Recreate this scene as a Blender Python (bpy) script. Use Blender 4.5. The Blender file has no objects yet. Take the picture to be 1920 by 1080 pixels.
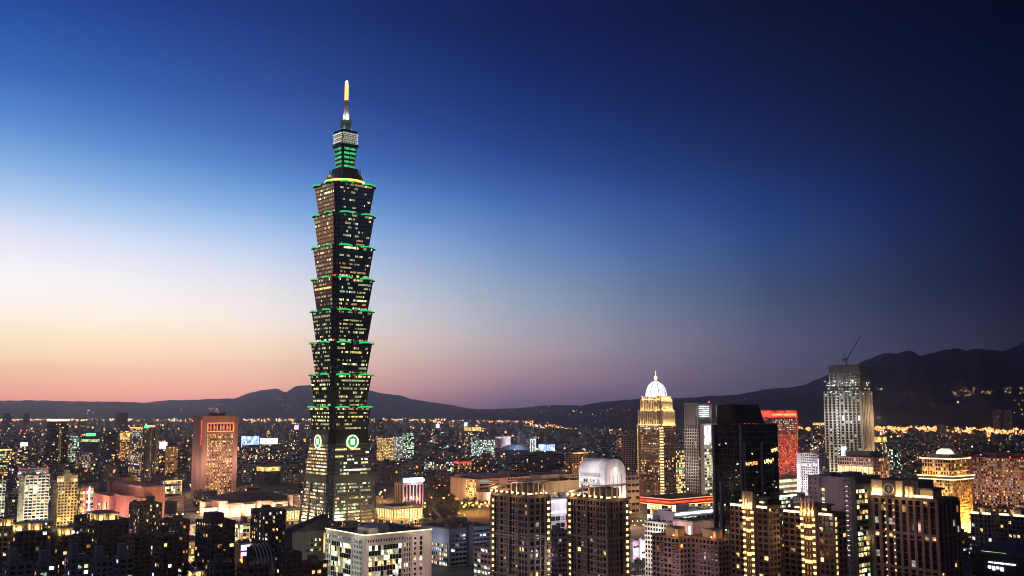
import bpy, math, random
from mathutils import Vector, Matrix
random.seed(11)
S = bpy.context.scene
COL = S.collection
R = math.radians
# ------------------------------------------------------------------ camera
F = 1900.0; PITCH = math.atan(225 / F); H = 134.0
CP, SP = math.cos(PITCH), math.sin(PITCH)
cd = bpy.data.cameras.new('camera'); cam = bpy.data.objects.new('camera', cd); COL.objects.link(cam)
cd.sensor_width = 36; cd.lens = 36 * F / 1920; cd.clip_start = 1; cd.clip_end = 120000
cam.location = (0, 0, H); cam.rotation_euler = (R(90) + PITCH, 0, 0); S.camera = cam
S.render.resolution_x = 1024; S.render.resolution_y = 576
S.view_settings.view_transform = 'Standard'; S.view_settings.look = 'None'
S.view_settings.exposure = 0; S.view_settings.gamma = 1
cy = S.cycles
cy.filter_width = 1.0; cy.use_denoising = True; cy.max_bounces = 5; cy.diffuse_bounces = 2; cy.glossy_bounces = 3
cy.volume_bounces = 0; cy.transmission_bounces = 3; cy.sample_clamp_indirect = 4
cy.caustics_reflective = False; cy.caustics_refractive = False

def lin(c):
    return tuple(((v / 255) / 12.92 if v / 255 <= .04045 else ((v / 255 + .055) / 1.055) ** 2.4) for v in c)

# ------------------------------------------------------------------ sky: dusk air colours by azimuth and elevation + Nishita
HAZE = 4.2e-5   # density of the evening air
FAR_END, AIR_TOP = 18500.0, 900.0
W = bpy.data.worlds.new('World'); S.world = W; W.use_nodes = True
def build_world():
    nt = W.node_tree; N = nt.nodes; L = nt.links; N.clear()
    out = N.new('ShaderNodeOutputWorld'); bg = N.new('ShaderNodeBackground'); bg2 = N.new('ShaderNodeBackground')
    add = N.new('ShaderNodeAddShader')
    tc = N.new('ShaderNodeTexCoord'); sx = N.new('ShaderNodeSeparateXYZ'); L.new(tc.outputs['Generated'], sx.inputs[0])
    def m(op, a, b=None):
        n = N.new('ShaderNodeMath'); n.operation = op
        for i, v in enumerate((a, b)):
            if v is None: continue
            if isinstance(v, (int, float)): n.inputs[i].default_value = v
            else: L.new(v, n.inputs[i])
        return n.outputs[0]
    az = m('MULTIPLY', m('ARCTAN2', sx.outputs[0], sx.outputs[1]), 180 / math.pi)
    el = m('MULTIPLY', m('ARCSINE', sx.outputs[2]), 180 / math.pi)
    t = m('DIVIDE', m('ADD', el, 5), 95)
    ys = [765, 740, 700, 650, 600, 550, 480, 400, 300, 200, 100, 0]
    def elev(y): return math.degrees(math.atan((540 - y) / F) + PITCH)
    cols = [
     (-180, [(112, 96, 112)] * 4 + [(104, 94, 114)] * 4 + [(48, 50, 78), (38, 42, 76), (30, 36, 74), (26, 32, 70)], (20, 28, 70)),
     (-100, [(120, 95, 105), (125, 98, 105), (130, 105, 110), (130, 110, 115), (125, 110, 120), (115, 110, 125), (100, 105, 130), (85, 95, 130), (60, 75, 120), (45, 60, 110), (35, 50, 100), (28, 42, 92)], (20, 32, 84)),
     (-60, [(222, 118, 84), (240, 138, 76), (246, 160, 82), (242, 166, 92), (228, 166, 108), (206, 162, 124), (176, 156, 146), (140, 150, 172), (92, 124, 176), (58, 98, 166), (38, 76, 148), (26, 56, 128)], (22, 40, 96)),  # out of view; orange-brown chosen for the tower glass to reflect
     (-26.8, [(240, 142, 128), (253, 166, 136), (254, 203, 148), (255, 231, 188), (254, 242, 222), (251, 245, 244), (230, 230, 244), (166, 198, 234), (98, 146, 210), (54, 101, 181), (36, 79, 159), (25, 57, 138)], (22, 40, 96)),
     (-14.2, [(224, 132, 134), (250, 167, 142), (254, 198, 158), (254, 223, 188), (250, 236, 224), (234, 230, 232), (196, 212, 238), (128, 172, 224), (72, 115, 186), (45, 82, 155), (33, 64, 134), (25, 48, 114)], (18, 36, 90)),
     (0, [(96, 82, 106), (130, 102, 120), (170, 136, 140), (177, 163, 164), (165, 169, 180), (146, 162, 186), (112, 143, 190), (74, 114, 180), (38, 72, 142), (24, 49, 114), (18, 37, 94), (15, 29, 78)], (14, 28, 76)),
     (14.2, [(70, 62, 82), (78, 70, 92), (86, 80, 100), (86, 86, 110), (74, 84, 112), (62, 78, 114), (48, 72, 124), (33, 58, 118), (23, 41, 88), (17, 30, 72), (13, 23, 60), (10, 18, 50)], (10, 18, 52)),
     (26.8, [(30, 31, 48), (32, 33, 52), (34, 37, 58), (33, 36, 56), (28, 31, 52), (21, 26, 48), (16, 23, 50), (12, 21, 50), (9, 18, 45), (6, 14, 40), (4, 10, 33), (5, 9, 26)], (5, 9, 30)),
     (70, [(44, 42, 58)] * 4 + [(40, 40, 58)] * 3 + [(28, 30, 50), (20, 24, 46), (14, 18, 42), (12, 15, 40), (10, 13, 38)], (9, 12, 34)),
     (112, [(44, 42, 58)] * 4 + [(40, 40, 58)] * 3 + [(28, 30, 50), (20, 24, 46), (14, 18, 42), (12, 15, 40), (10, 13, 38)], (9, 12, 34)),
     (180, [(112, 96, 112)] * 4 + [(104, 94, 114)] * 4 + [(48, 50, 78), (38, 42, 76), (30, 36, 74), (26, 32, 70)], (20, 28, 70))]
    # smooth the azimuth columns (cubic through the measured ones)
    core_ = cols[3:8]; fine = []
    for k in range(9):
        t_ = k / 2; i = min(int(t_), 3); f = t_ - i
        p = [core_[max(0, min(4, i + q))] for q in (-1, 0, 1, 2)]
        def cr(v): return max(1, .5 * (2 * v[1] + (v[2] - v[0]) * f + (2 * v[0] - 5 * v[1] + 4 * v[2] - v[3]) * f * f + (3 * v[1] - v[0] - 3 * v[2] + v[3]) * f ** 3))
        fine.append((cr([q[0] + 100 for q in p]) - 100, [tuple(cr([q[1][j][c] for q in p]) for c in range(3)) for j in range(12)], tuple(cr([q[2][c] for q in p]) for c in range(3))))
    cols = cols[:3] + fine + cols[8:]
    def air(e):   # the sky beyond the haze is as much brighter as the haze takes away
        e = max(e, .05); return math.exp(.65 * HAZE * min(FAR_END, (AIR_TOP - H) / math.sin(math.radians(e))))
    prev = None
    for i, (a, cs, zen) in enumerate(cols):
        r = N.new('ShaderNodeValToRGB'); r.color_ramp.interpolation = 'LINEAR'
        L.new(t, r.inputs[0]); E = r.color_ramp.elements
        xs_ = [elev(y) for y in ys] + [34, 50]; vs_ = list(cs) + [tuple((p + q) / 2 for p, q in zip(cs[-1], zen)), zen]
        def smooth(e):   # monotone cubic through the listed colours
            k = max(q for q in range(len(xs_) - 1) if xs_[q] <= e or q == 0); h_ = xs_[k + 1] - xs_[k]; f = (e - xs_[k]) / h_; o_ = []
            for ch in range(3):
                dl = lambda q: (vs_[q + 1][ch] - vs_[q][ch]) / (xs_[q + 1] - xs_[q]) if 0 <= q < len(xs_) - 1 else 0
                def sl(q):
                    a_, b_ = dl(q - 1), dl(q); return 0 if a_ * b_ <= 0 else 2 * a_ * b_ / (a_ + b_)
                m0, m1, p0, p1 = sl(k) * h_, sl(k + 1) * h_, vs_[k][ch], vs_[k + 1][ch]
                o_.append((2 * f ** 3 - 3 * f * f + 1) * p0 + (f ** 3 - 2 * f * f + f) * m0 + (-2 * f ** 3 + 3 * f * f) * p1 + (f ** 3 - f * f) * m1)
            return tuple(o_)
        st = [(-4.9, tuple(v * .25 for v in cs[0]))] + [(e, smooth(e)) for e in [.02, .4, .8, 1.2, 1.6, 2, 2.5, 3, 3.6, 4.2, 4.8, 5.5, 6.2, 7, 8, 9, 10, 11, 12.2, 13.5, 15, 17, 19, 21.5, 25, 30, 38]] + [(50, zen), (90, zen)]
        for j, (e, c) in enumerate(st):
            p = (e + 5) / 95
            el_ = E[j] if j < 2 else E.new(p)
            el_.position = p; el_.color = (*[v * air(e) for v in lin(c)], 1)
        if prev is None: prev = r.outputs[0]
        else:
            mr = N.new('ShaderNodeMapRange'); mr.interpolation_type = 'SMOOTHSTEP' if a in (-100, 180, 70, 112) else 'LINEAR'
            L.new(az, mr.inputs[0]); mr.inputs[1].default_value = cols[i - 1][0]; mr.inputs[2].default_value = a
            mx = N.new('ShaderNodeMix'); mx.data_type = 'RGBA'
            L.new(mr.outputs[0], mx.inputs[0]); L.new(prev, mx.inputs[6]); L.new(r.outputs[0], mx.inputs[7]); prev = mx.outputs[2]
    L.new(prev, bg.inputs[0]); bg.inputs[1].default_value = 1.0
    sky = N.new('ShaderNodeTexSky'); sky.sky_type = 'NISHITA'; sky.sun_disc = False
    sky.sun_elevation = R(-4); sky.sun_rotation = R(-50); L.new(sky.outputs[0], bg2.inputs[0]); bg2.inputs[1].default_value = .02
    L.new(bg.outputs[0], add.inputs[0]); L.new(bg2.outputs[0], add.inputs[1]); L.new(add.outputs[0], out.inputs[0])
build_world()
# the sun is down: only a trace of broad afterglow from the left behind the hills
sd = bpy.data.lights.new('sun', 'SUN'); so = bpy.data.objects.new('sun', sd); COL.objects.link(so)
sd.energy = .05; sd.angle = R(12); sd.color = (1, .72, .55)
so.rotation_euler = Vector((math.sin(R(50)), -math.cos(R(50)), -.09)).to_track_quat('-Z', 'Y').to_euler()

# ------------------------------------------------------------------ projection helpers
def ray(px, py):
    cx = (px - 960) / F; c = (540 - py) / F
    return Vector((cx, CP - c * SP, SP + c * CP))
def P(px, py, Y):
    d = ray(px, py); t = Y / d.y
    return Vector((d.x * t, Y, H + d.z * t))
def px_of(v):
    d = v.y * CP + (v.z - H) * SP; u = -v.y * SP + (v.z - H) * CP
    return 960 + F * v.x / d, 540 - F * u / d
def gY(py): # distance of ground seen at row py
    d = ray(960, py); return -H / d.z * d.y

# ------------------------------------------------------------------ materials
MATS = {}
def mat(name, c, rough=.8, metal=0, var=.25, scale=.15, streak=0, spec=.5):
    if name in MATS: return MATS[name]
    m = bpy.data.materials.new(name); m.use_nodes = True; MATS[name] = m
    nt = m.node_tree; N = nt.nodes; L = nt.links; b = N['Principled BSDF']
    b.inputs['Roughness'].default_value = rough; b.inputs['Metallic'].default_value = metal
    b.inputs['Specular IOR Level'].default_value = spec
    tc = N.new('ShaderNodeTexCoord'); mp = N.new('ShaderNodeMapping')
    mp.inputs['Scale'].default_value = (1, 1, .15 if streak else 1)
    L.new(tc.outputs['Object'], mp.inputs[0])
    n = N.new('ShaderNodeTexNoise'); n.inputs['Scale'].default_value = scale; n.inputs['Detail'].default_value = 6
    L.new(mp.outputs[0], n.inputs['Vector'])
    r = N.new('ShaderNodeValToRGB'); E = r.color_ramp.elements
    E[0].position = .3; E[1].position = .7
    E[0].color = (*[v * (1 - var) for v in c], 1); E[1].color = (*[min(1, v * (1 + var)) for v in c], 1)
    L.new(n.outputs[0], r.inputs[0]); L.new(r.outputs[0], b.inputs['Base Color'])
    return m
def glow(name, c, s, sample=False, var=0):
    if name in MATS: return MATS[name]
    m = bpy.data.materials.new(name); m.use_nodes = True; MATS[name] = m
    nt = m.node_tree; N = nt.nodes; L = nt.links; b = N['Principled BSDF']
    b.inputs['Base Color'].default_value = (.05, .05, .05, 1); b.inputs['Roughness'].default_value = .4
    b.inputs['Emission Color'].default_value = (*c, 1); b.inputs['Emission Strength'].default_value = s
    if var:
        tc = N.new('ShaderNodeTexCoord'); n = N.new('ShaderNodeTexNoise'); n.inputs['Scale'].default_value = var
        oi = N.new('ShaderNodeObjectInfo'); ad = N.new('ShaderNodeVectorMath'); ad.operation = 'ADD'
        mu = N.new('ShaderNodeVectorMath'); mu.operation = 'SCALE'; mu.inputs[0].default_value = (97, 61, 37)
        L.new(oi.outputs['Random'], mu.inputs['Scale']); L.new(tc.outputs['Object'], ad.inputs[0]); L.new(mu.outputs[0], ad.inputs[1])
        L.new(ad.outputs[0], n.inputs['Vector'])
        mr = N.new('ShaderNodeMapRange'); mr.inputs[1].default_value = .3; mr.inputs[2].default_value = .7
        mr.inputs[3].default_value = s * .2; mr.inputs[4].default_value = s * 1.6
        L.new(n.outputs[0], mr.inputs[0]); L.new(mr.outputs[0], b.inputs['Emission Strength'])
    m.cycles.emission_sampling = 'AUTO' if sample else 'NONE'
    return m
def glass(name, c, rough=.08, spec=.8):
    m = mat(name, c, rough, 0, .3, .3, 0, spec); m.node_tree.nodes['Principled BSDF'].inputs['IOR'].default_value = 1.5 if spec < .85 else 2.4; return m
TINT = {'wm': (1, .52, .16), 'wy': (1, .7, .27), 'ww': (.95, .95, .85), 'wg': (.85, 1, .55), 'wo': (1, .38, .08), 'wr': (1, .1, .06), 'wb': (.35, .55, 1), 'wc': (.6, .95, .8)}
for k, c in TINT.items():
    glow(k, c, 1.5, var=.6); glow(k + '-', c, .42, var=.6); glow(k + '+', c, 2.5, var=.6)
glass('dk', (.012, .014, .018), .12)
def city_mat(name, lit=.1, base=None, strength=1.5, cell=(3.2, 3.4)):
    """plastered wall with window openings; a few windows lit, colours vary from window to window"""
    m = bpy.data.materials.new(name); m.use_nodes = True; MATS[name] = m
    nt = m.node_tree; N = nt.nodes; L = nt.links; b = N['Principled BSDF']
    def mt(op, a, c=None):
        n = N.new('ShaderNodeMath'); n.operation = op
        for i, v in enumerate((a, c)):
            if v is None: continue
            if isinstance(v, (int, float)): n.inputs[i].default_value = v
            else: L.new(v, n.inputs[i])
        return n.outputs[0]
    tc = N.new('ShaderNodeTexCoord'); sp = N.new('ShaderNodeSeparateXYZ'); L.new(tc.outputs['Object'], sp.inputs[0])
    sn = N.new('ShaderNodeSeparateXYZ'); L.new(tc.outputs['Normal'], sn.inputs[0])
    ax = mt('ABSOLUTE', sn.outputs[0]); ay = mt('ABSOLUTE', sn.outputs[1]); azz = mt('ABSOLUTE', sn.outputs[2])
    u = mt('DIVIDE', mt('ADD', mt('MULTIPLY', sp.outputs[0], ay), mt('MULTIPLY', sp.outputs[1], ax)), cell[0])
    v = mt('DIVIDE', sp.outputs[2], cell[1])
    fu = mt('FRACT', u); fv = mt('FRACT', v)
    inw = mt('MULTIPLY', mt('MULTIPLY', mt('GREATER_THAN', fu, .22), mt('LESS_THAN', fu, .8)), mt('MULTIPLY', mt('GREATER_THAN', fv, .35), mt('LESS_THAN', fv, .85)))
    side = mt('LESS_THAN', azz, .5); inw = mt('MULTIPLY', inw, side)
    cb = N.new('ShaderNodeCombineXYZ'); L.new(mt('FLOOR', u), cb.inputs[0]); L.new(mt('FLOOR', v), cb.inputs[1])
    oi = N.new('ShaderNodeObjectInfo'); at = N.new('ShaderNodeAttribute'); at.attribute_name = 'tint'
    L.new(mt('ADD', mt('MULTIPLY', oi.outputs['Random'], 91), mt('ADD', mt('MULTIPLY', ax, 13.3), mt('MULTIPLY', at.outputs['Fac'], 57))), cb.inputs[2])
    wn = N.new('ShaderNodeTexWhiteNoise'); wn.noise_dimensions = '3D'; L.new(cb.outputs[0], wn.inputs['Vector'])
    sc = N.new('ShaderNodeSeparateColor'); L.new(wn.outputs['Color'], sc.inputs[0])
    on = mt('GREATER_THAN', wn.outputs['Value'], 1 - lit)
    st = mt('MULTIPLY', mt('MULTIPLY', on, inw), mt('ADD', mt('MULTIPLY', mt('POWER', sc.outputs[1], 2.5), strength * 1.6), strength * .12))
    r = N.new('ShaderNodeValToRGB'); r.color_ramp.interpolation = 'CONSTANT'; E = r.color_ramp.elements
    seq = [(0, (1, .55, .18)), (.36, (1, .74, .34)), (.64, (1, .9, .68)), (.78, (1, .38, .1)), (.93, (.75, 1, .8)), (.98, (.55, .7, 1))]
    for j, (p, c) in enumerate(seq):
        e = E[j] if j < 2 else E.new(p)
        e.position = p; e.color = (*c, 1)
    L.new(sc.outputs[0], r.inputs[0])
    wr = N.new('ShaderNodeValToRGB'); E = wr.color_ramp.elements
    E[0].color = (.16, .135, .14, 1); E[1].color = (.5, .44, .43, 1); e = E.new(.5); e.color = (.3, .24, .23, 1)
    L.new(at.outputs['Fac'], wr.inputs[0])
    dirt = N.new('ShaderNodeTexNoise'); dirt.inputs['Scale'].default_value = .12; dirt.inputs['Detail'].default_value = 5; L.new(tc.outputs['Object'], dirt.inputs['Vector'])
    mm = N.new('ShaderNodeMix'); mm.data_type = 'RGBA'; mm.blend_type = 'MULTIPLY'; mm.inputs[0].default_value = .6
    L.new(wr.outputs[0], mm.inputs[6]); L.new(dirt.outputs[1], mm.inputs[7])
    mw = N.new('ShaderNodeMix'); mw.data_type = 'RGBA'; L.new(inw, mw.inputs[0]); L.new(mm.outputs[2], mw.inputs[6]); mw.inputs[7].default_value = (.015, .017, .02, 1)
    L.new(mw.outputs[2], b.inputs['Base Color']); L.new(r.outputs[0], b.inputs['Emission Color']); L.new(st, b.inputs['Emission Strength'])
    rr = mt('SUBTRACT', .85, mt('MULTIPLY', inw, .65)); L.new(rr, b.inputs['Roughness'])
    m.cycles.emission_sampling = 'NONE'
    return m
city_mat('city_wall', .16, strength=1.5); city_mat('city_wall_far', .1, strength=1.3); city_mat('city_wall_busy', .3, strength=.95)
WALLS = {
 'cream': (.55, .47, .36), 'white': (.72, .7, .66), 'pink': (.5, .24, .19), 'pinkpale': (.62, .42, .36), 'salmon': (.5, .33, .28), 'taupe': (.25, .2, .18), 'brown': (.24, .15, .125),
 'tan': (.4, .31, .22), 'grey': (.26, .25, .25), 'bluegrey': (.22, .24, .3), 'dark': (.105, .095, .098), 'concrete': (.36, .34, .31),
 'orange': (.42, .2, .1), 'olive': (.16, .18, .12), 'rust': (.2, .09, .05), 'black': (.02, .02, .022), 'mauve': (.3, .23, .25)}
for k, c in WALLS.items(): mat(k, c, .85 if k != 'black' else .35, 0, .22, .12, 1)
mat('roof', (.05, .05, .055), .9, 0, .4, .2); mat('steel', (.25, .25, .26), .45, .7, .2, .5); mat('darksteel', (.05, .05, .055), .5, .5, .2, .5)
mat('redpaint', (.5, .03, .03), .6); mat('bark', (.06, .045, .03), .9); mat('leaf', (.035, .06, .022), .8, 0, .6, .6)

# ------------------------------------------------------------------ mesh builder
class MB:
    def __init__(s): s.v = []; s.f = []; s.m = []; s.t = []
    def add(s, vs, fs, mi=0, tint=0):
        o = len(s.v); s.v += [tuple(p) for p in vs]; s.f += [tuple(i + o for i in f) for f in fs]; s.m += [mi] * len(fs); s.t += [tint] * len(vs); return s
    def box(s, x0, x1, y0, y1, z0, z1, mi=0, tint=0):
        return s.add([(x0, y0, z0), (x1, y0, z0), (x1, y1, z0), (x0, y1, z0), (x0, y0, z1), (x1, y0, z1), (x1, y1, z1), (x0, y1, z1)],
              [(0, 3, 2, 1), (4, 5, 6, 7), (0, 1, 5, 4), (1, 2, 6, 5), (2, 3, 7, 6), (3, 0, 4, 7)], mi, tint)
    def prism(s, lo, hi, mi=0):
        n = len(lo); return s.add(list(lo) + list(hi), [tuple(range(n))[::-1], tuple(range(n, 2 * n))] + [(i, (i + 1) % n, n + (i + 1) % n, n + i) for i in range(n)], mi)
    def poly(s, pts, z0, z1, mi=0, sc=1):
        return s.prism([(x, y, z0) for x, y in pts], [(x * sc, y * sc, z1) for x, y in pts], mi)
    def lathe(s, prof, n=16, cx=0, cy=0, mi=0):
        vs = []; fs = []
        for r, z in prof:
            for k in range(n): a = 2 * math.pi * k / n; vs.append((cx + r * math.cos(a), cy + r * math.sin(a), z))
        for i in range(len(prof) - 1):
            for k in range(n): fs.append((i * n + k, i * n + (k + 1) % n, (i + 1) * n + (k + 1) % n, (i + 1) * n + k))
        fs.append(tuple(range(n))[::-1]); fs.append(tuple((len(prof) - 1) * n + k for k in range(n)))
        return s.add(vs, fs, mi)
    def bar(s, a, b, r, n=6, r2=None, mi=0):
        a = Vector(a); b = Vector(b); d = (b - a).normalized(); r2 = r if r2 is None else r2
        u = d.cross(Vector((0, 0, 1)) if abs(d.z) < .9 else Vector((1, 0, 0))).normalized(); w = d.cross(u)
        vs = [p + (u * math.cos(2 * math.pi * k / n) + w * math.sin(2 * math.pi * k / n)) * q for p, q in ((a, r), (b, r2)) for k in range(n)]
        return s.add(vs, [tuple(range(n)), tuple(range(2 * n - 1, n - 1, -1))] + [(k, n + k, n + (k + 1) % n, (k + 1) % n) for k in range(n)], mi)
    def mesh(s, name, mats):
        me = bpy.data.meshes.new(name); me.from_pydata(s.v, [], s.f)
        for m in (mats if isinstance(mats, (list, tuple)) else [mats]): me.materials.append(MATS[m])
        if any(s.m): me.polygons.foreach_set('material_index', s.m)
        if any(s.t):
            a = me.attributes.new('tint', 'FLOAT', 'POINT'); a.data.foreach_set('value', s.t)
        me.update(); return me
    def build(s, name, mats, parent=None, loc=None):
        o = bpy.data.objects.new(name, s.mesh(name, mats)); COL.objects.link(o)
        if parent: o.parent = parent
        if loc: o.location = loc
        return o
def put(name, me, parent=None, loc=(0, 0, 0), rz=0):
    o = bpy.data.objects.new(name, me); COL.objects.link(o); o.parent = parent; o.location = loc; o.rotation_euler[2] = rz; return o
def tag(o, label=None, cat=None, group=None, kind=None):
    if label: o['label'] = label
    if cat: o['category'] = cat
    if group: o['group'] = group
    if kind: o['kind'] = kind
    return o
def empty(name, loc, rz=0):
    o = bpy.data.objects.new(name, None); COL.objects.link(o); o.location = loc; o.rotation_euler[2] = rz; o.empty_display_size = 5; return o
def lamp(parent, loc, c, power, radius=1.0, name='floodlight'):
    d = bpy.data.lights.new(name, 'POINT'); d.energy = power; d.color = c; d.shadow_soft_size = radius
    o = bpy.data.objects.new(name, d); COL.objects.link(o); o.parent = parent; o.location = loc; return o

YAW = R(40); CA, SA = math.cos(YAW), math.sin(YAW)
FOOT = []   # footprints in grid axes, to keep the generic city clear of the named buildings
def grid(x, y): return x * CA + y * SA, -x * SA + y * CA
class Bld:
    def __init__(s, name, label, xs, ytop, D, cat='building', group=None, depth=None, h=None):
        xl, xc, xr = xs
        if xc is None:
            a = YAW + math.atan((( xl + xr) / 2 - 960) / F); xc = xl + (xr - xl) * math.sin(a) / (math.sin(a) + math.cos(a))
        p = P(xc, ytop, D); s.h = p.z if h is None else h; s.D = D; s.xc = xc
        kr = (xr - 960) / F; kl = (xl - 960) / F; zz = (p.z - H) * SP
        s.w = (kr * (p.y * CP + zz) - p.x) / (CA - kr * SA * CP)
        s.d = (kl * (p.y * CP + zz) - p.x) / (-SA - kl * CA * CP)
        if depth: s.d = depth
        s.root = tag(empty(name, (p.x, p.y, 0), YAW), label, cat, group)
        gx, gy = grid(p.x, p.y); FOOT.append((gx - 3, gx + s.w + 3, gy - 3, gy + s.d + 3))
        s.wins = []; s.wall = MB(); s.m = D / F
    def z(s, py): return P(s.xc, py, s.D).z
    def core(s, z0=0, z1=None, x0=0, x1=None, y0=0, y1=None):
        s.wall.box(x0, s.w if x1 is None else x1, y0, s.d if y1 is None else y1, z0, s.h if z1 is None else z1)
    def fb(s, mb, face, u0, u1, n0, n1, z0, z1, mi=0, o=(0, 0)):
        if face == 'R': mb.box(o[0] + u0, o[0] + u1, o[1] - n1, o[1] - n0, z0, z1, mi)
        else: mb.box(o[0] - n1, o[0] - n0, o[1] + u0, o[1] + u1, z0, z1, mi)
    def fac(s, face, bay=3.6, flr=3.4, pier=.6, span=1.1, lit=.1, pal='wm wy ww', u0=0, u1=None, z0=0, z1=None, run=False, proj=.4, dark=True, o=(0, 0), wide=None):
        U = (s.w if face == 'R' else s.d) if u1 is None else u1; z1 = s.h if z1 is None else z1
        nb = max(1, round((U - u0) / bay)); bw = (U - u0) / nb; nf = max(1, round((z1 - z0) / flr)); fh = (z1 - z0) / nf
        if pier:
            for i in range(nb + 1):
                c = u0 + i * bw; a = max(u0, c - pier / 2); e = min(U, c + pier / 2)
                if face == 'R' and i == 0: a = u0 - proj + .004
                s.fb(s.wall, face, a, e, .0, proj, z0, z1, 0, o)
        if span:
            for j in range(nf + 1):
                a = z0 + j * fh - (0 if j == 0 else span * .4); e = min(z1, z0 + j * fh + span * .6)
                s.fb(s.wall, face, u0 + .05, U - .05, .0, proj - .06, a, e, 0, o)
        pl = pal.split(); on = 0
        for j in range(nf):
            fl = random.random(); mode = random.choice(pl)
            for i in range(nb):
                if run:
                    q = lit * (2.2 if fl < .45 else .35) if not on else .72
                    on = random.random() < q; l = on
                    mm = mode if random.random() < .75 else random.choice(pl)
                else: l = random.random() < lit; mm = random.choice(pl)
                if l: mm += random.choice(['', '', '-', '-', '+']) if mm[-1] not in '+-' else ''
                elif not dark: continue
                else: mm = 'dk'
                s.wins.append((face, u0 + (i + .5) * bw, z0 + j * fh + span * .6 + (fh - span) / 2, bw - pier - .1, fh - span - .06, mm, o))
    def balconies(s, face, us, wid, flr, z0, z1, mats='tan', proj=1.3, lampmat=None, lit=1.0):
        nf = max(1, round((z1 - z0) / flr)); fh = (z1 - z0) / nf
        mb = MB()
        mb.box(-wid / 2, wid / 2, -proj, -.42, 0, .22); mb.box(-wid / 2, wid / 2, -proj, -proj + .15, .22, 1.15)
        mb.box(-wid / 2, -wid / 2 + .15, -proj + .15, -.42, .22, 1.15); mb.box(wid / 2 - .15, wid / 2, -proj + .15, -.42, .22, 1.15)
        me = mb.mesh('balcony', mats); n = 0
        lm = None
        if lampmat: lm = MB().box(-wid * .28, wid * .28, -.62, -.46, 1.3, 2.7).mesh('balcony_lamp', lampmat)
        for j in range(nf):
            for u in us:
                if n >= 100: return
                n += 1
                loc = (u, 0, z0 + j * fh + .1) if face == 'R' else (0, u, z0 + j * fh + .1)
                b = put('balcony', me, s.root, loc, 0 if face == 'R' else -math.pi / 2)
                if lm and random.random() < lit: put('lamp', lm, b)
    def strip(s, face, u0, u1, z, hgt, m, proj=.5, thick=.3, name='light_strip', o=(0, 0)):
        mb = MB(); s.fb(mb, face, u0, u1, proj, proj + thick, z, z + hgt, 0, o); return mb.build(name, m, s.root)
    def part(s, name, m, fn):
        mb = MB(); fn(mb); return mb.build(name, m, s.root)
    def box(s, name, x0, x1, y0, y1, z0, z1, m): return MB().box(x0, x1, y0, y1, z0, z1).build(name, m, s.root)
    def roof(s, huts=2, tank=1, z=None, par=1.1, wallm='grey', x0=0, x1=None, y0=0, y1=None, units=7):
        z = s.h if z is None else z; x1 = s.w if x1 is None else x1; y1 = s.d if y1 is None else y1
        if par:
            mb = MB(); t = .3; e = .18
            mb.box(x0 - e, x1 + e, y0 - e, y0 + t, z + .003, z + par); mb.box(x0 - e, x1 + e, y1 - t, y1 + e, z + .003, z + par)
            mb.box(x0 - e, x0 + t, y0 + t, y1 - t, z + .003, z + par); mb.box(x1 - t, x1 + e, y0 + t, y1 - t, z + .003, z + par)
            mb.build('parapet', wallm, s.root)
        MB().box(x0 + .3, x1 - .3, y0 + .3, y1 - .3, z - .2, z + .05).build('roof', 'roof', s.root)
        for k in range(huts):
            a = random.uniform(4, max(4.1, (x1 - x0) * .35)); b = random.uniform(4, max(4.1, (y1 - y0) * .35)); hh = random.uniform(3, 6)
            cx = random.uniform(x0 + 1, max(x0 + 1.1, x1 - a - 1)); cy_ = random.uniform(y0 + 1, max(y0 + 1.1, y1 - b - 1))
            MB().box(cx, cx + a, cy_, cy_ + b, z + .05, z + hh).box(cx - .2, cx + a + .2, cy_ - .2, cy_ + b + .2, z + hh + .003, z + hh + .3).build('rooftop_hut', wallm, s.root)
        for k in range(tank):
            cx = random.uniform(x0 + 2, x1 - 2); cy_ = random.uniform(y0 + 2, y1 - 2)
            MB().lathe([(1.3, z + .05), (1.3, z + 2.6), (.9, z + 3.1), (.2, z + 3.3)], 12, cx, cy_).build('water_tank', 'steel', s.root)
        if s.D < 1000:
            for k in range(3):
                cx = random.uniform(x0 + 2, x1 - 2); cy_ = random.uniform(y0 + 2, y1 - 2); hh = random.uniform(4, 9)
                MB().bar((cx, cy_, z + .05), (cx, cy_, z + hh), .08, 4).bar((cx - .9, cy_, z + hh * .8), (cx + .9, cy_, z + hh * .8), .06, 4).build('aerial', 'darksteel', s.root)
                MB().box(cx - random.uniform(1, 4), cx + 1, cy_ + .6, cy_ + 1.3, z + .3, z + .9).build('duct', 'steel', s.root)
        for k in range(units):
            cx = random.uniform(x0 + 2, x1 - 2); cy_ = random.uniform(y0 + 2, y1 - 2); a = random.uniform(.8, 1.8)
            MB().box(cx - a, cx + a, cy_ - .8, cy_ + .8, z + .05, z + random.uniform(1.2, 2.4)).build('air_conditioner', 'steel', s.root)
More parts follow.
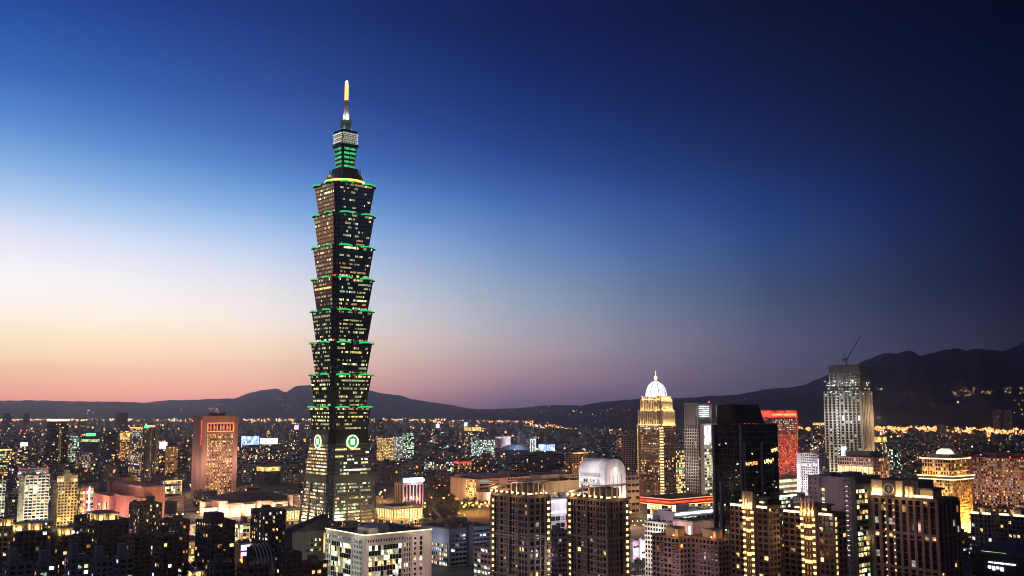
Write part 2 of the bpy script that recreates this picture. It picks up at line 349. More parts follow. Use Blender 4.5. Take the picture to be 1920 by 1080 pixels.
    def done(s, wallm='grey', limit=100):
        if s.wall.v: s.wall.build('wall', wallm, s.root)
        big = [w for w in s.wins if w[5] != 'dk']; drk = [w for w in s.wins if w[5] == 'dk']
        px = lambda w: w[3] * F / s.D
        ind = [w for w in big if px(w) > 1.8]; random.shuffle(ind)
        ind.sort(key=lambda w: -round(w[3] * w[4], 1)); ind = ind[:limit]
        if len(ind) + len(drk) <= limit: ind += drk
        ids = set(map(id, ind)); rest = [w for w in s.wins if id(w) not in ids]
        cache = {}
        for f, u, z, ww, wh, m, o in ind:
            k = (round(ww, 2), round(wh, 2), m, random.choice((0, 1, 1, 2, 3, 4)) if s.D < 900 and m != 'dk' else 0)
            if k not in cache:   # panes with a mullion between them; some with a blind or curtain half drawn
                mb = MB(); a, c, q = ww / 2, wh / 2, k[3]
                if q == 0: mb.box(-a, a, -.09, -.02, -c, c)
                else:
                    mb.box(-a, -.06, -.09, -.02, -c if q != 3 else -c * .1, c); mb.box(.06, a if q != 4 else a * .55, -.09, -.02, -c, c if q != 2 else c * .15)
                cache[k] = mb.mesh('window', m)
            put('window', cache[k], s.root, (o[0] + u, o[1], z) if f == 'R' else (o[0], o[1] + u, z), 0 if f == 'R' else -math.pi / 2)
        if rest:
            ms = sorted({w[5] for w in rest}); mb = MB()
            for f, u, z, ww, wh, m, o in rest: s.fb(mb, f, u - ww / 2, u + ww / 2, .02, .09, z - wh / 2, z + wh / 2, ms.index(m), o)
            tag(mb.build('window', ms, s.root), kind='stuff')
        return s

# ------------------------------------------------------------------ ground and hills
def build_ground():
    m = bpy.data.materials.new('ground'); m.use_nodes = True; MATS['ground'] = m
    nt = m.node_tree; N = nt.nodes; L = nt.links; b = N['Principled BSDF']; b.inputs['Roughness'].default_value = .85
    tc = N.new('ShaderNodeTexCoord'); v = N.new('ShaderNodeTexVoronoi'); v.inputs['Scale'].default_value = .012
    n = N.new('ShaderNodeTexNoise'); n.inputs['Scale'].default_value = .05; n.inputs['Detail'].default_value = 8
    L.new(tc.outputs['Object'], v.inputs['Vector']); L.new(tc.outputs['Object'], n.inputs['Vector'])
    r = N.new('ShaderNodeValToRGB'); E = r.color_ramp.elements; E[0].color = (.03, .032, .03, 1); E[1].color = (.09, .085, .08, 1); E[0].position = .35; E[1].position = .7
    mx = N.new('ShaderNodeMix'); mx.data_type = 'RGBA'; mx.blend_type = 'MULTIPLY'; mx.inputs[0].default_value = .5
    L.new(n.outputs[0], r.inputs[0]); L.new(r.outputs[0], mx.inputs[6]); L.new(v.outputs['Color'], mx.inputs[7]); L.new(mx.outputs[2], b.inputs['Base Color'])
    tag(MB().add([(-24000, -400, 0), (24000, -400, 0), (24000, 18400, 0), (-24000, 18400, 0)], [(0, 1, 2, 3)]).build('ground', 'ground'), kind='structure')
build_ground()
mat('asphalt', (.045, .045, .05), .7, 0, .3, .3); mat('paving', (.16, .15, .14), .8, 0, .25, .3); mat('paint', (.7, .7, .68), .6)
mat('hill_forest', (.03, .04, .045), .95, 0, .6, .004)
mat('grass', (.03, .045, .02), .95, 0, .5, .2)
# city roads on the grid: asphalt, kerbed pavements, lane lines
def road(g0, g1, width=26):
    def w(gx, gy, z): return (gx * CA - gy * SA, gx * SA + gy * CA, z)
    d = Vector((g1[0] - g0[0], g1[1] - g0[1])).normalized(); n = Vector((-d.y, d.x)); hw = width / 2
    def strip(a, b, z0, z1, name, m, kind='structure'):
        q = [Vector(g0) + n * a, Vector(g1) + n * a, Vector(g1) + n * b, Vector(g0) + n * b]
        mb = MB().prism([w(p.x, p.y, z0) for p in q], [w(p.x, p.y, z1) for p in q]); tag(mb.build(name, m), kind=kind)
    strip(-hw, hw, -.05, .05, 'road', 'asphalt'); strip(hw, hw + 4, -.05, .2, 'pavement', 'paving'); strip(-hw - 4, -hw, -.05, .2, 'pavement', 'paving')
    strip(-.3, -.1, .03, .056, 'road_marking', 'paint'); strip(.1, .3, .03, .056, 'road_marking', 'paint')

def fbm(x, seed=0):
    return sum(math.sin(x * f * 1.7 + seed * 3.1 + f * 1.3) / f for f in (1, 2.3, 4.1, 7.7, 13, 23)) * .5
def ridge(name, pts, D, foot, back, rough, seed=0, n=160):
    """a hill range at its own distance: crest profile, spurs running down to the plain in front, a back slope"""
    xs = [p[0] for p in pts]; vs = []; fs = []; rows = 15
    for i in range(n + 1):
        px = xs[0] + (xs[-1] - xs[0]) * i / n
        for (a, ya), (b, yb) in zip(pts, pts[1:]):
            if a <= px <= b: t = (px - a) / (b - a); t = t * t * (3 - 2 * t) * .5 + t * .5; py = ya + (yb - ya) * t; break
        c = P(px, py, D); top = c.z + fbm(px * .11, seed) * rough * .25
        for j in range(rows):
            q = j / (rows - 1)
            if q < .75:
                u = q / .75; z = top * (u ** .8); y = D - foot * (1 - u)
                z *= 1 + .22 * fbm(px * .03 + u * 1.5, seed + 5) * (1 - u) ** .7 * (1 if u < 1 else 0)
            else:
                u = (q - .75) / .25; z = top * (1 - u * u); y = D + back * u
            vs.append((c.x / D * y, y, z - 2 if j in (0, rows - 1) else max(z, -1)))
    for i in range(n):
        for j in range(rows - 1):
            a = i * rows + j; fs.append((a, a + rows, a + rows + 1, a + 1))
    o = MB().add(vs, fs).build(name, 'hill_forest')
    o.data.polygons.foreach_set('use_smooth', [True] * len(fs)); return tag(o, kind='structure')
far = [(-260, 748), (-100, 747), (0, 750), (60, 749.5), (110, 751), (230, 752.5), (270, 754), (305, 750), (350, 749), (400, 746.5), (440, 746), (470, 735), (500, 728), (518, 725.5), (535, 734), (556, 721.5), (580, 721), (640, 722), (697, 732), (720, 737), (745, 739), (775, 747), (800, 752), (840, 757.5), (868, 763), (900, 768), (960, 771), (1000, 772)]
ridge('far_hills', far, 14500, 3500, 3800, 18, 1, 220)
ridge('low_hills', [(840, 773), (890, 768), (940, 766), (980, 764), (1010, 760), (1040, 759), (1075, 759), (1110, 761), (1150, 765), (1240, 770)], 10500, 1500, 1500, 14, 2, 60)
ridge('back_hills', [(1000, 771), (1080, 763), (1110, 755), (1140, 751), (1190, 747.5), (1240, 746), (1300, 744), (1340, 741), (1380, 738), (1420, 731), (1470, 725), (1500, 721), (1530, 709), (1555, 700), (1580, 689), (1600, 682), (1625, 669), (1645, 661.5), (1662, 658.5), (1680, 661), (1698, 655), (1712, 656), (1724, 663), (1745, 656.5), (1770, 652), (1790, 648.5), (1812, 655.5), (1840, 649.5), (1860, 651), (1880, 653), (1900, 646), (1925, 635), (1990, 625), (2100, 622), (2300, 630)], 9500, 2600, 3000, 16, 3, 260)
ridge('near_hills', [(1050, 795), (1080, 784), (1110, 773), (1150, 765), (1200, 759), (1245, 757), (1300, 763), (1360, 766), (1420, 754), (1470, 747), (1510, 744.5), (1560, 745), (1630, 746), (1652, 750), (1672, 758), (1720, 755.5), (1770, 758), (1800, 757), (1830, 751), (1870, 749), (1920, 750), (2000, 744), (2300, 740)], 6800, 1600, 1500, 14, 4, 200)
ridge('horizon_hills', [(-400, 762), (200, 763), (700, 765), (1000, 767), (1500, 764), (2300, 760)], 16800, 900, 1500, 12, 7, 120)

# ------------------------------------------------------------------ the tapering skyscraper
def skyscraper():
    D = 1158.0; cx = P(634, 975, D).x
    root = tag(empty('skyscraper', (cx, D, 0), YAW), 'tallest skyscraper, flared glass tiers edged in green light under a glowing spire', 'skyscraper')
    gx, gy = grid(cx, D); FOOT.append((gx - 48, gx + 48, gy - 48, gy + 48))
    Z = lambda y: P(641, y, D).z
    glass('tower_glass', (.012, .03, .024), .12, .9); glass('base_glass', (.05, .065, .055), .18, .9)
    mat('tower_band', (.014, .022, .018), .5, .3, .3, .3); mat('tower_frame', (.016, .024, .02), .4, .4, .3, .3); mat('base_stone', (.16, .17, .155), .75, 0, .2, .2)
    glow('green_strip', (.02, .8, .2), .9, True); glow('red_beacon', (1, .04, .02), 5, True); glow('gold_ring', (1, .5, .08), 2.6, True)
    glow('green_panel', (.1, .75, .25), .7, var=.15); glow('bead_white', (1, .95, .78), 1.1); glow('coin_rim', (.85, 1, .45), 2.2); glow('coin_face', (.02, .5, .12), .8); glow('coin_white', (.9, 1, .85), 2)
    glow('spire_red', (1, .12, .03), 1.5); glow('spire_gold', (1, .52, .14), 3); glow('star', (1, 1, .95), 9, True)
    def ring(s, c):   # square plan with stepped corners
        k = s - c; q = s - c * .5
        return [(k, -s), (k, -q), (q, -q), (q, -k), (s, -k), (s, k), (q, k), (q, q), (k, q), (k, s), (-k, s), (-k, q), (-q, q), (-q, k), (-s, k), (-s, -k), (-q, -k), (-q, -q), (-k, -q), (-k, -s)]
    def lvl(pts, z): return [(x, y, z) for x, y in pts]
    lit = []   # lit window quads: z0,z1,half0,half1,face,u0,u1,mat
    # base: truncated pyramid
    zb = Z(832); s0 = 34.5; s1 = 26.6
    base = MB().prism(lvl(ring(s0, 7), 0), lvl(ring(s1, 6), zb)).build('tower_base', 'base_glass', root)
    def bands(parent, z0, z1, sa, sb, n, c, m, hh, name, e=.22, top=1):
        mb = MB()
        for j in range(n + top):
            z = z0 + (z1 - z0) * j / n; q = sa + (sb - sa) * j / n
            mb.prism(lvl(ring(q + e, c), z), lvl(ring(q + e + (sb - sa) / n * hh / ((z1 - z0) / n), c), z + hh))
        return mb.build(name, m, parent)
    nb = 25; bands(base, 0, zb, s0, s1, nb, 6.5, 'base_stone', 1.25, 'floor_band')
    def winrow(z0, z1, sa, sb, k, nbay, prob, pal, run=True, us=(-.86, .86)):
        for f in range(4):
            on = 0; dens = random.uniform(.2, 1.6)
            md = random.choice(pal)
            for i in range(nbay):
                on = random.random() < (.7 if on and run else prob * dens * .8)
                if on:
                    w = us[1] - us[0]
                    lit.append((z0, z1, sa, sb, f, us[0] + w * (i + .08) / nbay, us[0] + w * (i + .92) / nbay, md if random.random() < .7 else random.choice(pal)))
    pal = ['wg', 'wg', 'wg+', 'wy', 'wy-', 'wg', 'wg-', 'ww', 'wy']
    fh = zb / nb
    for j in range(5, nb - 1):
        if j in (14, 15): continue
        a = j * fh + 1.4; e = (j + 1) * fh - .5
        h = lambda z: s0 + (s1 - s0) * z / zb + .12
        winrow(a, e, h(a), h(e), 0, 20, .32, pal)
        if j > 15:  # gold floors: lit rooms, plus reflected sunset put into the glowing panes
            for i in range(14):
                if random.random() < .8: lit.append((a, e, h(a), h(e), 3, -.84 + 1.68 * (i + .04) / 14, -.84 + 1.68 * (i + .96) / 14, random.choice(('wm-', 'wy-', 'wy', 'wm-', 'wy'))))
    # belt of stone columns half way up the base, and piers
    z14 = 14 * fh
    mb = MB(); q = s0 + (s1 - s0) * z14 / zb
    mb.prism(lvl(ring(q + .7, 6.5), z14), lvl(ring(q - .1, 6.5), z14 + 2 * fh)); mb.build('mechanical_belt', 'base_stone', root)
    for f in range(4):
        for u in (-.98, -.33, .33, .98):
            mb = MB()
            def at(z, u_, n): q = s0 + (s1 - s0) * z / zb; return (u_ * (q - 7), -(q + n))
            a = at(0, u, .1); c = at(z14, u, .1)
            mb.prism([(a[0] - 1, a[1], 0), (a[0] + 1, a[1], 0), (a[0] + 1, a[1] - .9, 0), (a[0] - 1, a[1] - .9, 0)], [(c[0] - 1, c[1], z14), (c[0] + 1, c[1], z14), (c[0] + 1, c[1] - .9, z14), (c[0] - 1, c[1] - .9, z14)])
            put('stone_pier', mb.mesh('stone_pier', 'base_stone'), root, rz=f * math.pi / 2)
    # dark neck with the four coins
    zn = Z(806); neck = MB().prism(lvl(ring(s1 - .6, 6), zb), lvl(ring(s1 - 1.4, 6), zn)).build('tower_neck', 'tower_frame', root)
    zc = Z(827)
    rim = MB(); nn = 40
    vs = []; fs = []
    for k in range(nn):
        a = 2 * math.pi * k / nn
        for r, y in ((6.3, 0), (7.6, 0), (7.6, -.9), (6.3, -.9)): vs.append((r * math.cos(a), y, r * math.sin(a)))
    for k in range(nn):
        for j in range(4): fs.append((k * 4 + j, k * 4 + (j + 1) % 4, (k + 1) % nn * 4 + (j + 1) % 4, (k + 1) % nn * 4 + j))
    rim.add(vs, fs); rme = rim.mesh('coin_rim', 'coin_rim')
    dsk = MB(); o = [(6.2 * math.cos(2 * math.pi * k / nn), 6.2 * math.sin(2 * math.pi * k / nn)) for k in range(nn)]
    dsk.prism([(x, -.1, z) for x, z in o], [(x, -.5, z) for x, z in o]); dme = dsk.mesh('coin_face', 'coin_face')
    sq = MB().box(-2.5, 2.5, -.9, -.5, -3, 3).mesh('coin_square', 'coin_white')
    for f in range(4):
        d = -(s1 + .9); a = f * math.pi / 2
        loc = (d * -math.sin(a), d * math.cos(a), zc)
        c = put('coin_emblem', dme, root, loc, a); put('rim', rme, c); put('square', sq, c)
    # eight flared tiers
    ys = [806, 763, 703, 644, 585, 526, 467, 407, 351.5]
    zs = [Z(y) for y in ys]
    t0, t1 = 22.9, 27.3
    # eave arc, curved in plan and lifting at its ends
    def eave(w, bow):
        m1 = MB(); m2 = MB(); n = 10; P1 = []; P2 = []
        for i in range(n + 1):
            u = -1 + 2 * i / n; x = u * w / 2; y = -bow * (1 - u * u); up = -.9 * u * u
            P1.append([(x, 1.2, -1.5), (x, y - .6, -1.3 + up * .5), (x, y - 1.1, up), (x, 1.2, .1)])
            P2.append([(x, y - 1.3, up - .95), (x, y - 1.3, up + .6), (x, y - .5, up + .7), (x, y - .5, up + .02)])
        for m_, Q in ((m1, P1), (m2, P2)):
            m_.add([p for q in Q for p in q], [(i * 4 + j, (i + 1) * 4 + j, (i + 1) * 4 + (j + 1) % 4, i * 4 + (j + 1) % 4) for i in range(n) for j in range(4)] + [(0, 1, 2, 3), tuple(n * 4 + j for j in (3, 2, 1, 0))])
        return m1.mesh('eave', 'tower_frame'), m2.mesh('green_light', 'green_strip')
    em, gm = eave(17.6, 2.6)
    mat('ornament_metal', (.75, .72, .68), .3, .5)
    orn = MB().lathe([(.1, -1.6), (1.3, -1), (1.6, 0), (1.3, 1), (.1, 1.6)], 12).bar((0, 0, -1.4), (0, .3, -6), .45, 6, .25).mesh('scroll_ornament', 'ornament_metal')
    bcn = MB().lathe([(.3, -.7), (.9, -.3), (.9, .5), (.3, .9)], 10).mesh('beacon_light', 'red_beacon')
    palu = ['wg-', 'wg-', 'wy', 'wy-', 'wg', 'wg-', 'wy-', 'wg-', 'wy-']
    for k in range(8):
        z0, z1 = zs[k], zs[k + 1]; b1 = t1; b0 = t0
        if k == 0: b0 = 24.8; b1 = 26.9
        tier = MB().prism(lvl(ring(b0, 5.2), z0), lvl(ring(b1, 5.6), z1 - .4)).build('tower_tier', 'tower_glass', root)
        nf = 6 if k == 0 else 8
        bands(tier, z0, z1 - .4, b0, b1, nf, 5.5, 'tower_band', .9, 'floor_band', .12, 0)
        MB().prism(lvl(ring(b1 + .5, 5.6), z1 - .4), lvl(ring(b1 + .6, 5.6), z1 + .5)).build('tier_rim', 'tower_frame', tier)
        fh = (z1 - z0 - .4) / nf; dens = [.3, .34, .3, .3, .3, .28, .16, .13][k]
        for j in range(nf):
            a = z0 + j * fh + 1.4; e = z0 + (j + 1) * fh - random.uniform(.7, 1.3)
            h = lambda z: b0 + (b1 - b0) * (z - z0) / (z1 - z0 - .4) + .1
            winrow(a, e, h(a), h(e), k + 1, 30, dens, palu)
        for f in range(4):
            a = f * math.pi / 2; ca, sa = math.cos(a), math.sin(a)
            def wp(x, y, z): return (x * ca - y * sa, x * sa + y * ca, z)
            for u in (-1, 1):
                c = put('eave', em, root, wp(u * 14.2, -(b1 + .9), z1 + .4), a); put('light_strip', gm, c)
            put('scroll_ornament', orn, root, wp(0, -(b1 + 1.6), z1 - .2), a)
            if k in (2, 4):
                put('beacon_light', bcn, root, wp(-(b1 - 1.5), -(b1 - 1.5) , z1 + 1.4), a); 
    # crown
    zt = zs[8]
    def blk(name, y0, y1, sa, sb, c, m, parent=root): return MB().prism(lvl(ring(sa, c), Z(y0)), lvl(ring(sb, c), Z(y1))).build(name, m, parent)
    blk('roof_step', 351, 341, 17.5, 16.8, 4, 'tower_frame')
    # golden ring of light on the roof
    mb = MB(); n = 48; vs = []; fs = []
    for k in range(n):
        a = 2 * math.pi * k / n
        for r, z in ((22.4, 0), (23.2, 0), (23.2, 2.4), (22.4, 2.4)): vs.append((r * math.cos(a), r * math.sin(a), zt + 3.4 + z))
    for k in range(n):
        for j in range(4): fs.append((k * 4 + j, (k + 1) % n * 4 + j, (k + 1) % n * 4 + (j + 1) % 4, k * 4 + (j + 1) % 4))
    mb.add(vs, fs).build('gold_light_ring', 'gold_ring', root)
    blk('roof_step', 342, 330, 16.5, 15.5, 3, 'tower_frame'); blk('roof_step', 330, 318, 12.6, 11.5, 2, 'tower_frame')
    for f in range(4):
        a = f * math.pi / 2
        mb = MB()
        for x in (-1.6, 0, 1.6):
            mb.bar((x, 0, 0), (x, 0, 7), .22, 5)
        for z in (1.5, 4, 6.5): mb.bar((-2.2, 0, z), (2.2, 0, z), .22, 5)
        me = mb.mesh('lattice_screen', 'tower_frame')
        q = 12.5; put('lattice_screen', me, root, (q * math.cos(a) - q * math.sin(a), q * math.sin(a) + q * math.cos(a), Z(330)), a)
    sh = blk('lantern_tier', 318, 278, 8.2, 10.4, 2, 'tower_frame')
    zA, zB = Z(318), Z(278)
    for j in range(5):
        zz = zA + (zB - zA) * (j + .2) / 5; ze = zA + (zB - zA) * (j + .72) / 5; q = 8.2 + 2.2 * (j + .45) / 5
        for f in range(4):
            for u0, u1 in ((-.78, -.06), (.06, .78)):
                MB().box(u0 * q, u1 * q, -q - .45, -q - .1, zz, ze).build('green_panel', 'green_panel', sh).rotation_euler[2] = f * math.pi / 2
    blk('lantern_cap', 278, 273, 11.6, 11.8, 2, 'tower_frame')
    cr = blk('crown_tier', 273, 250, 9.8, 10.2, 1.5, 'tower_band')
    bead = MB().lathe([(.2, -.8), (.7, -.5), (.7, .5), (.2, .8)], 8).mesh('bead_light', 'bead_white')
    for j, y in enumerate((269, 261.5, 254)):
        for f in range(4):
            for i in range(6):
                a = f * math.pi / 2; u = -9 + 18 * i / 5.5 + (j % 2) * 1.2; v = -10.8
                put('bead_light', bead, cr, (u * math.cos(a) - v * math.sin(a), u * math.sin(a) + v * math.cos(a), Z(y)), 0)
            MB().box(-10, 10, -10.6, -10.2, Z(y + 3.6), Z(y + 3.1)).build('light_strip', 'bead_white', cr).rotation_euler[2] = f * math.pi / 2
    blk('crown_cap', 250, 248, 10.9, 11, 1.5, 'tower_frame')
    mat('pale_green', (.3, .42, .33), .5)
    blk('spire_base', 248, 232, 5.4, 5.0, 1, 'pale_green')
    MB().lathe([(5.2, Z(232)), (7.6, Z(229)), (7.8, Z(227)), (5, Z(226))], 20).build('spire_gallery', 'pale_green', root)
    mat('spire_white', (.8, .8, .75), .4)
    MB().lathe([(3.9, Z(226)), (2.7, Z(205)), (1.8, Z(188))], 16).build('spire_cone', 'spire_white', root)
    mb = MB(); n = 9
    for j in range(n):
        a = Z(188) + (Z(156) - Z(188)) * j / n; e = Z(188) + (Z(156) - Z(188)) * (j + .62) / n; f_ = Z(188) + (Z(156) - Z(188)) * (j + 1) / n
        mb.lathe([(2.1, a), (2.2, e)], 12, mi=1); mb.lathe([(1.6, e), (1.6, f_)], 12, mi=0)
    mb.build('spire_mast', ['spire_red', 'spire_gold'], root)
    MB().lathe([(.3, Z(156)), (1.4, Z(155)), (1.4, Z(153)), (.2, Z(151))], 10).build('tip_light', 'star', root)
    for a in range(4):
        lamp(root, (6.3 * math.cos(a * 1.571), 6.3 * math.sin(a * 1.571), Z(223)), (1, .97, .85), 3200, .6); lamp(root, (8.5 * math.cos(a * 1.571 + .785), 8.5 * math.sin(a * 1.571 + .785), Z(243)), (.8, 1, .8), 350, .6)
        q = a * math.pi / 2; lamp(root, (72 * math.sin(q), -72 * math.cos(q), 18), (.75, 1, .62), 20000, 6)
        lamp(root, (24 * math.cos(a * 1.571 + .785), 24 * math.sin(a * 1.571 + .785), Z(326)), (1, .65, .25), 2500, 1)
    # lit windows: the nearest hundred one by one, the rest together
    def quad(w, mb, mi=0):
        z0, z1, sa, sb, f, u0, u1, m = w; a = f * math.pi / 2; ca, sa_ = math.cos(a), math.sin(a)
        pt = []
        for n_ in (0, .12):
            for u, z, q in ((u0, z0, sa), (u1, z0, sa), (u1, z1, sb), (u0, z1, sb)):
                x, y = u * (q - 2.2), -(q + .05 + n_); pt.append((x * ca - y * sa_, x * sa_ + y * ca, z))
        mb.add(pt, [(4, 5, 6, 7), (0, 1, 5, 4), (1, 2, 6, 5), (2, 3, 7, 6), (3, 0, 4, 7)], mi)
    vis = [w for w in lit if w[4] in (0, 3)]; random.shuffle(vis)
    for w in vis[:100]: mb = MB(); quad(w, mb); mb.build('window', w[7], root)
    ids = set(map(id, vis[:100])); rest = [w for w in lit if id(w) not in ids]; ms = sorted({w[7] for w in rest}); mb = MB()
    for w in rest: quad(w, mb, ms.index(w[7]))
    tag(mb.build('window', ms, root), kind='stuff')
skyscraper()

# ------------------------------------------------------------------ named buildings
for nm, c, st in (('lamp_gold', (1, .48, .12), 2.6), ('lamp_warm', (1, .7, .34), 3), ('lamp_white', (.95, .95, 1), 4), ('lamp_red', (1, .05, .03), 4), ('lamp_violet', (.6, .5, 1), 3),
    ('lamp_blue', (.3, .45, 1), 4), ('lamp_green', (.1, 1, .35), 2.2), ('lamp_pink', (1, .35, .55), 3), ('lamp_orange', (1, .24, .05), 2.6), ('lamp_lime', (.75, 1, .2), 2.5)):
    glow(nm, c, st, True)
for nm, c, st in (('screen_white', (.85, .92, 1), 2.2), ('screen_blue', (.45, .6, 1), 1.8), ('panel_gold', (1, .62, .18), 1.3), ('panel_cream', (1, .85, .5), 1.2), ('panel_lime', (.7, .9, .35), .9), ('panel_teal', (.25, .8, .6), .6), ('panel_red', (1, .08, .05), 1.4), ('panel_pink', (1, .6, .65), 1.2)):
    glow(nm, c, st, False, .12)
def crown(b, x0, x1, y0, y1, z, h=6, n=4, wallm='cream', power=1500, roofm='dark'):
    """lamp-lit rooftop pavilion: columns, a slab roof, uplights between the columns"""
    def f(mb):
        for i in range(n + 1):
            for j in (0, 1):
                t = i / n; mb.box(x0 + (x1 - x0) * t - .35, x0 + (x1 - x0) * t + .35, (y0, y1)[j] - .35, (y0, y1)[j] + .35, z, z + h)
                if 0 < i < n: mb.box((x0, x1)[j] - .35, (x0, x1)[j] + .35, y0 + (y1 - y0) * t - .35, y0 + (y1 - y0) * t + .35, z, z + h)
        mb.box(x0 + 1.6, x1 - 1.6, y0 + 1.6, y1 - 1.6, z, z + h)
    b.part('crown_columns', wallm, f)
    b.part('crown_roof', wallm, lambda mb: mb.box(x0 - .8, x1 + .8, y0 - .8, y1 + .8, z + h, z + h + .9))
    for i in range(n):
        t = (i + .5) / n
        b.box('uplight', x0 + (x1 - x0) * t - .5, x0 + (x1 - x0) * t + .5, y0 - .1, y0 + .5, z + .05, z + .5, 'lamp_gold')
        b.box('uplight', x0 - .1, x0 + .5, y0 + (y1 - y0) * t - .5, y0 + (y1 - y0) * t + .5, z + .05, z + .5, 'lamp_gold')
    lamp(b.root, ((x0 + x1) / 2, y0 - 1.2, z + 1.5), (1, .62, .2), power, .6); lamp(b.root, (x0 - 1.2, (y0 + y1) / 2, z + 1.5), (1, .62, .2), power, .6)
def wash(b, face, us, n, z, c, power, rad=1.5):
    for u in us: lamp(b.root, (u, -n, z) if face == 'R' else (-n, u, z), c, power, rad)
WARM = (1, .68, .34); GOLD = (1, .5, .15); WHT = (1, .93, .8); ROSE = (1, .5, .42)

def left_side():
    b = Bld('office_tower', 'slim dark tower with a glowing yellow roof band and two columns of lit windows', (90, 99, 129), 788, 2215)
    b.core(); b.fac('R', 3.2, 3.6, .8, 1.2, .06, 'wy wm'); b.fac('L', 3.2, 3.6, .8, 1.2, .04, 'wm')
    b.fac('R', 2.4, 3.6, 1.2, 0, .93, 'wy', b.w * .42, b.w * .62, 6, b.h - 14, proj=.8, dark=False)
    b.roof(1, 0, par=2); b.strip('R', -1, b.w + 1, b.h - 2, 4.6, 'lamp_warm', 1); b.strip('L', -1, b.d, b.h - 2, 4.6, 'lamp_warm', 1); b.done('dark')
    b = Bld('office_tower', 'cream panelled tower with gold roof lights and a green rooftop sign', (244, 268, 299), 804, 1885)
    b.core(); b.fac('L', 3.6, 3.6, .8, 1.5, .62, 'wy wm ww', run=True); b.fac('R', 3.4, 3.6, 2.2, .5, .1, 'wm'); b.fac('R', 2.6, 3.6, 1.0, .4, .9, 'wy wm', b.w * .4, b.w * .55, proj=.8, dark=False)
    b.fac('R', 3, 3.6, .8, 1.4, .6, 'wg wy', b.w * .82, proj=.7, dark=False)
    b.roof(2, 1, wallm='cream'); b.strip('L', 0, b.d, b.h + .5, 1.6, 'lamp_gold'); b.box('rooftop_hut', b.w * .3, b.w * .9, b.d * .2, b.d * .8, b.h + .06, b.h + 6.5, 'cream'); b.strip('R', b.w * .3, b.w * .9, b.h + 2.4, 3.6, 'panel_gold', -b.d * .2)
    b.box('sign', b.w * .1, b.w * .38, -.2, .4, b.h + 1.2, b.h + 6, 'lamp_green'); b.done('cream')
    b = Bld('office_tower', 'broad salmon pink tower, red framed slots along its top and rows of warm windows', (365, 380, 447), 783, 1500, depth=34)
    b.core(); e = b.w * .14; b.fac('R', 2.05, 3.3, .75, 1.3, .45, 'wy wm wm', e, b.w - e, 8, b.h - 24, run=True)
    for u in (.42, .93): pass
    b.fac('R', (b.w - 2 * e) / 8, 12, 2.2, 2.4, 0, 'wm', e, b.w - e, b.h - 21, b.h - 8, proj=.9)
    b.strip('R', e, b.w - e, b.h - 8.6, .9, 'lamp_orange', .95); b.strip('R', e, b.w - e, b.h - 21, .9, 'lamp_orange', .95)
    for k in range(2): b.strip('R', e + (b.w - 2 * e) * k - .4, e + (b.w - 2 * e) * k + .4, b.h - 20, 11.4, 'lamp_orange', .95)
    b.strip('L', 1, 4, b.h - 40, 36, 'panel_red', .1); wash(b, 'R', [e + (b.w - 2 * e) * t for t in (.1, .37, .63, .9)], 6, b.h - 15, (1, .3, .14), 2200, 2)
    wash(b, 'R', [b.w * .06, b.w * .94], 26, b.h * .45, (1, .56, .4), 30000, 4); wash(b, 'L', [b.d * .4], 26, b.h * .4, (1, .54, .38), 26000, 4)
    b.roof(0, 2, par=2.5, wallm='salmon'); b.box('rooftop_hut', b.w * .34, b.w * .68, 6, 20, b.h + .06, b.h + 7, 'dark'); b.box('beacon_light', b.w * .5 - .5, b.w * .5 + .5, 9, 10, b.h + 7, b.h + 8.2, 'lamp_red'); b.done('salmon')
    b = Bld('apartment_tower', 'floodlit white apartment tower with deep balconies and a small arched roof frame', (30, 48, 93), 893, 1130, depth=22)
    b.core(); b.fac('R', 4.2, 3.3, .7, 1.1, .25, 'wm wy wo', proj=.9); b.fac('L', 3.6, 3.3, .8, 1.2, .5, 'wy wm', proj=.9)
    b.balconies('R', [b.w * t for t in (.17, .39, .61, .83)], 4.2, 3.3, 3, b.h, 'white', 1.7)
    b.roof(2, 1, wallm='white'); wash(b, 'R', [b.w * t for t in (.2, .5, .8)], 15, 5, (1, .88, .6), 13000, 2); wash(b, 'L', [b.d * .5], 14, 5, (1, .85, .5), 16000, 2); wash(b, 'R', [b.w * .3, b.w * .75], 26, b.h * .75, (1, .9, .7), 15000, 3)
    def arch(mb):
        for k in range(12):
            a0, a1 = math.pi * k / 12, math.pi * (k + 1) / 12
            mb.bar((b.w * .5 + 9 * math.cos(a0), 1.5, b.h + 1 + 5 * math.sin(a0)), (b.w * .5 + 9 * math.cos(a1), 1.5, b.h + 1 + 5 * math.sin(a1)), .4, 5)
    b.part('roof_arch', 'white', arch); b.done('white')
    b = Bld('apartment_tower', 'yellow lit stone tower with a stepped crown right of the white balconied tower', (92, 110, 146), 904, 1165, depth=24)
    b.core(); b.fac('R', 3.4, 3.4, 1.4, 1.4, .07, 'wm wo'); b.fac('L', 3.2, 3.4, 1.3, 1.4, .08, 'wm'); b.roof(0, 0, wallm='cream')
    for x0, x1 in ((0, .3), (.7, 1)): crown(b, b.w * x0 + .8, b.w * x1 - .8, .8, 7, b.h, 6, 2, 'cream', 1500)
    b.box('stepped_crown', b.w * .32, b.w * .68, 2, 12, b.h + .06, b.h + 9, 'cream'); b.box('stepped_crown', b.w * .4, b.w * .6, 3, 10, b.h + 9.003, b.h + 13, 'cream')
    wash(b, 'R', [b.w * .3, b.w * .75], 14, 8, (1, .75, .25), 9000, 2); wash(b, 'R', [b.w * .8], 11, b.h * .6, (1, .58, .12), 6000, 2); wash(b, 'R', [b.w * .35], 12, b.h * .75, (1, .78, .35), 4000, 2); b.done('tan')
    b = Bld('office_block', 'flat topped grey office block behind the white balconied tower, red lamps on its roof', (15, 34, 92), 880, 1330)
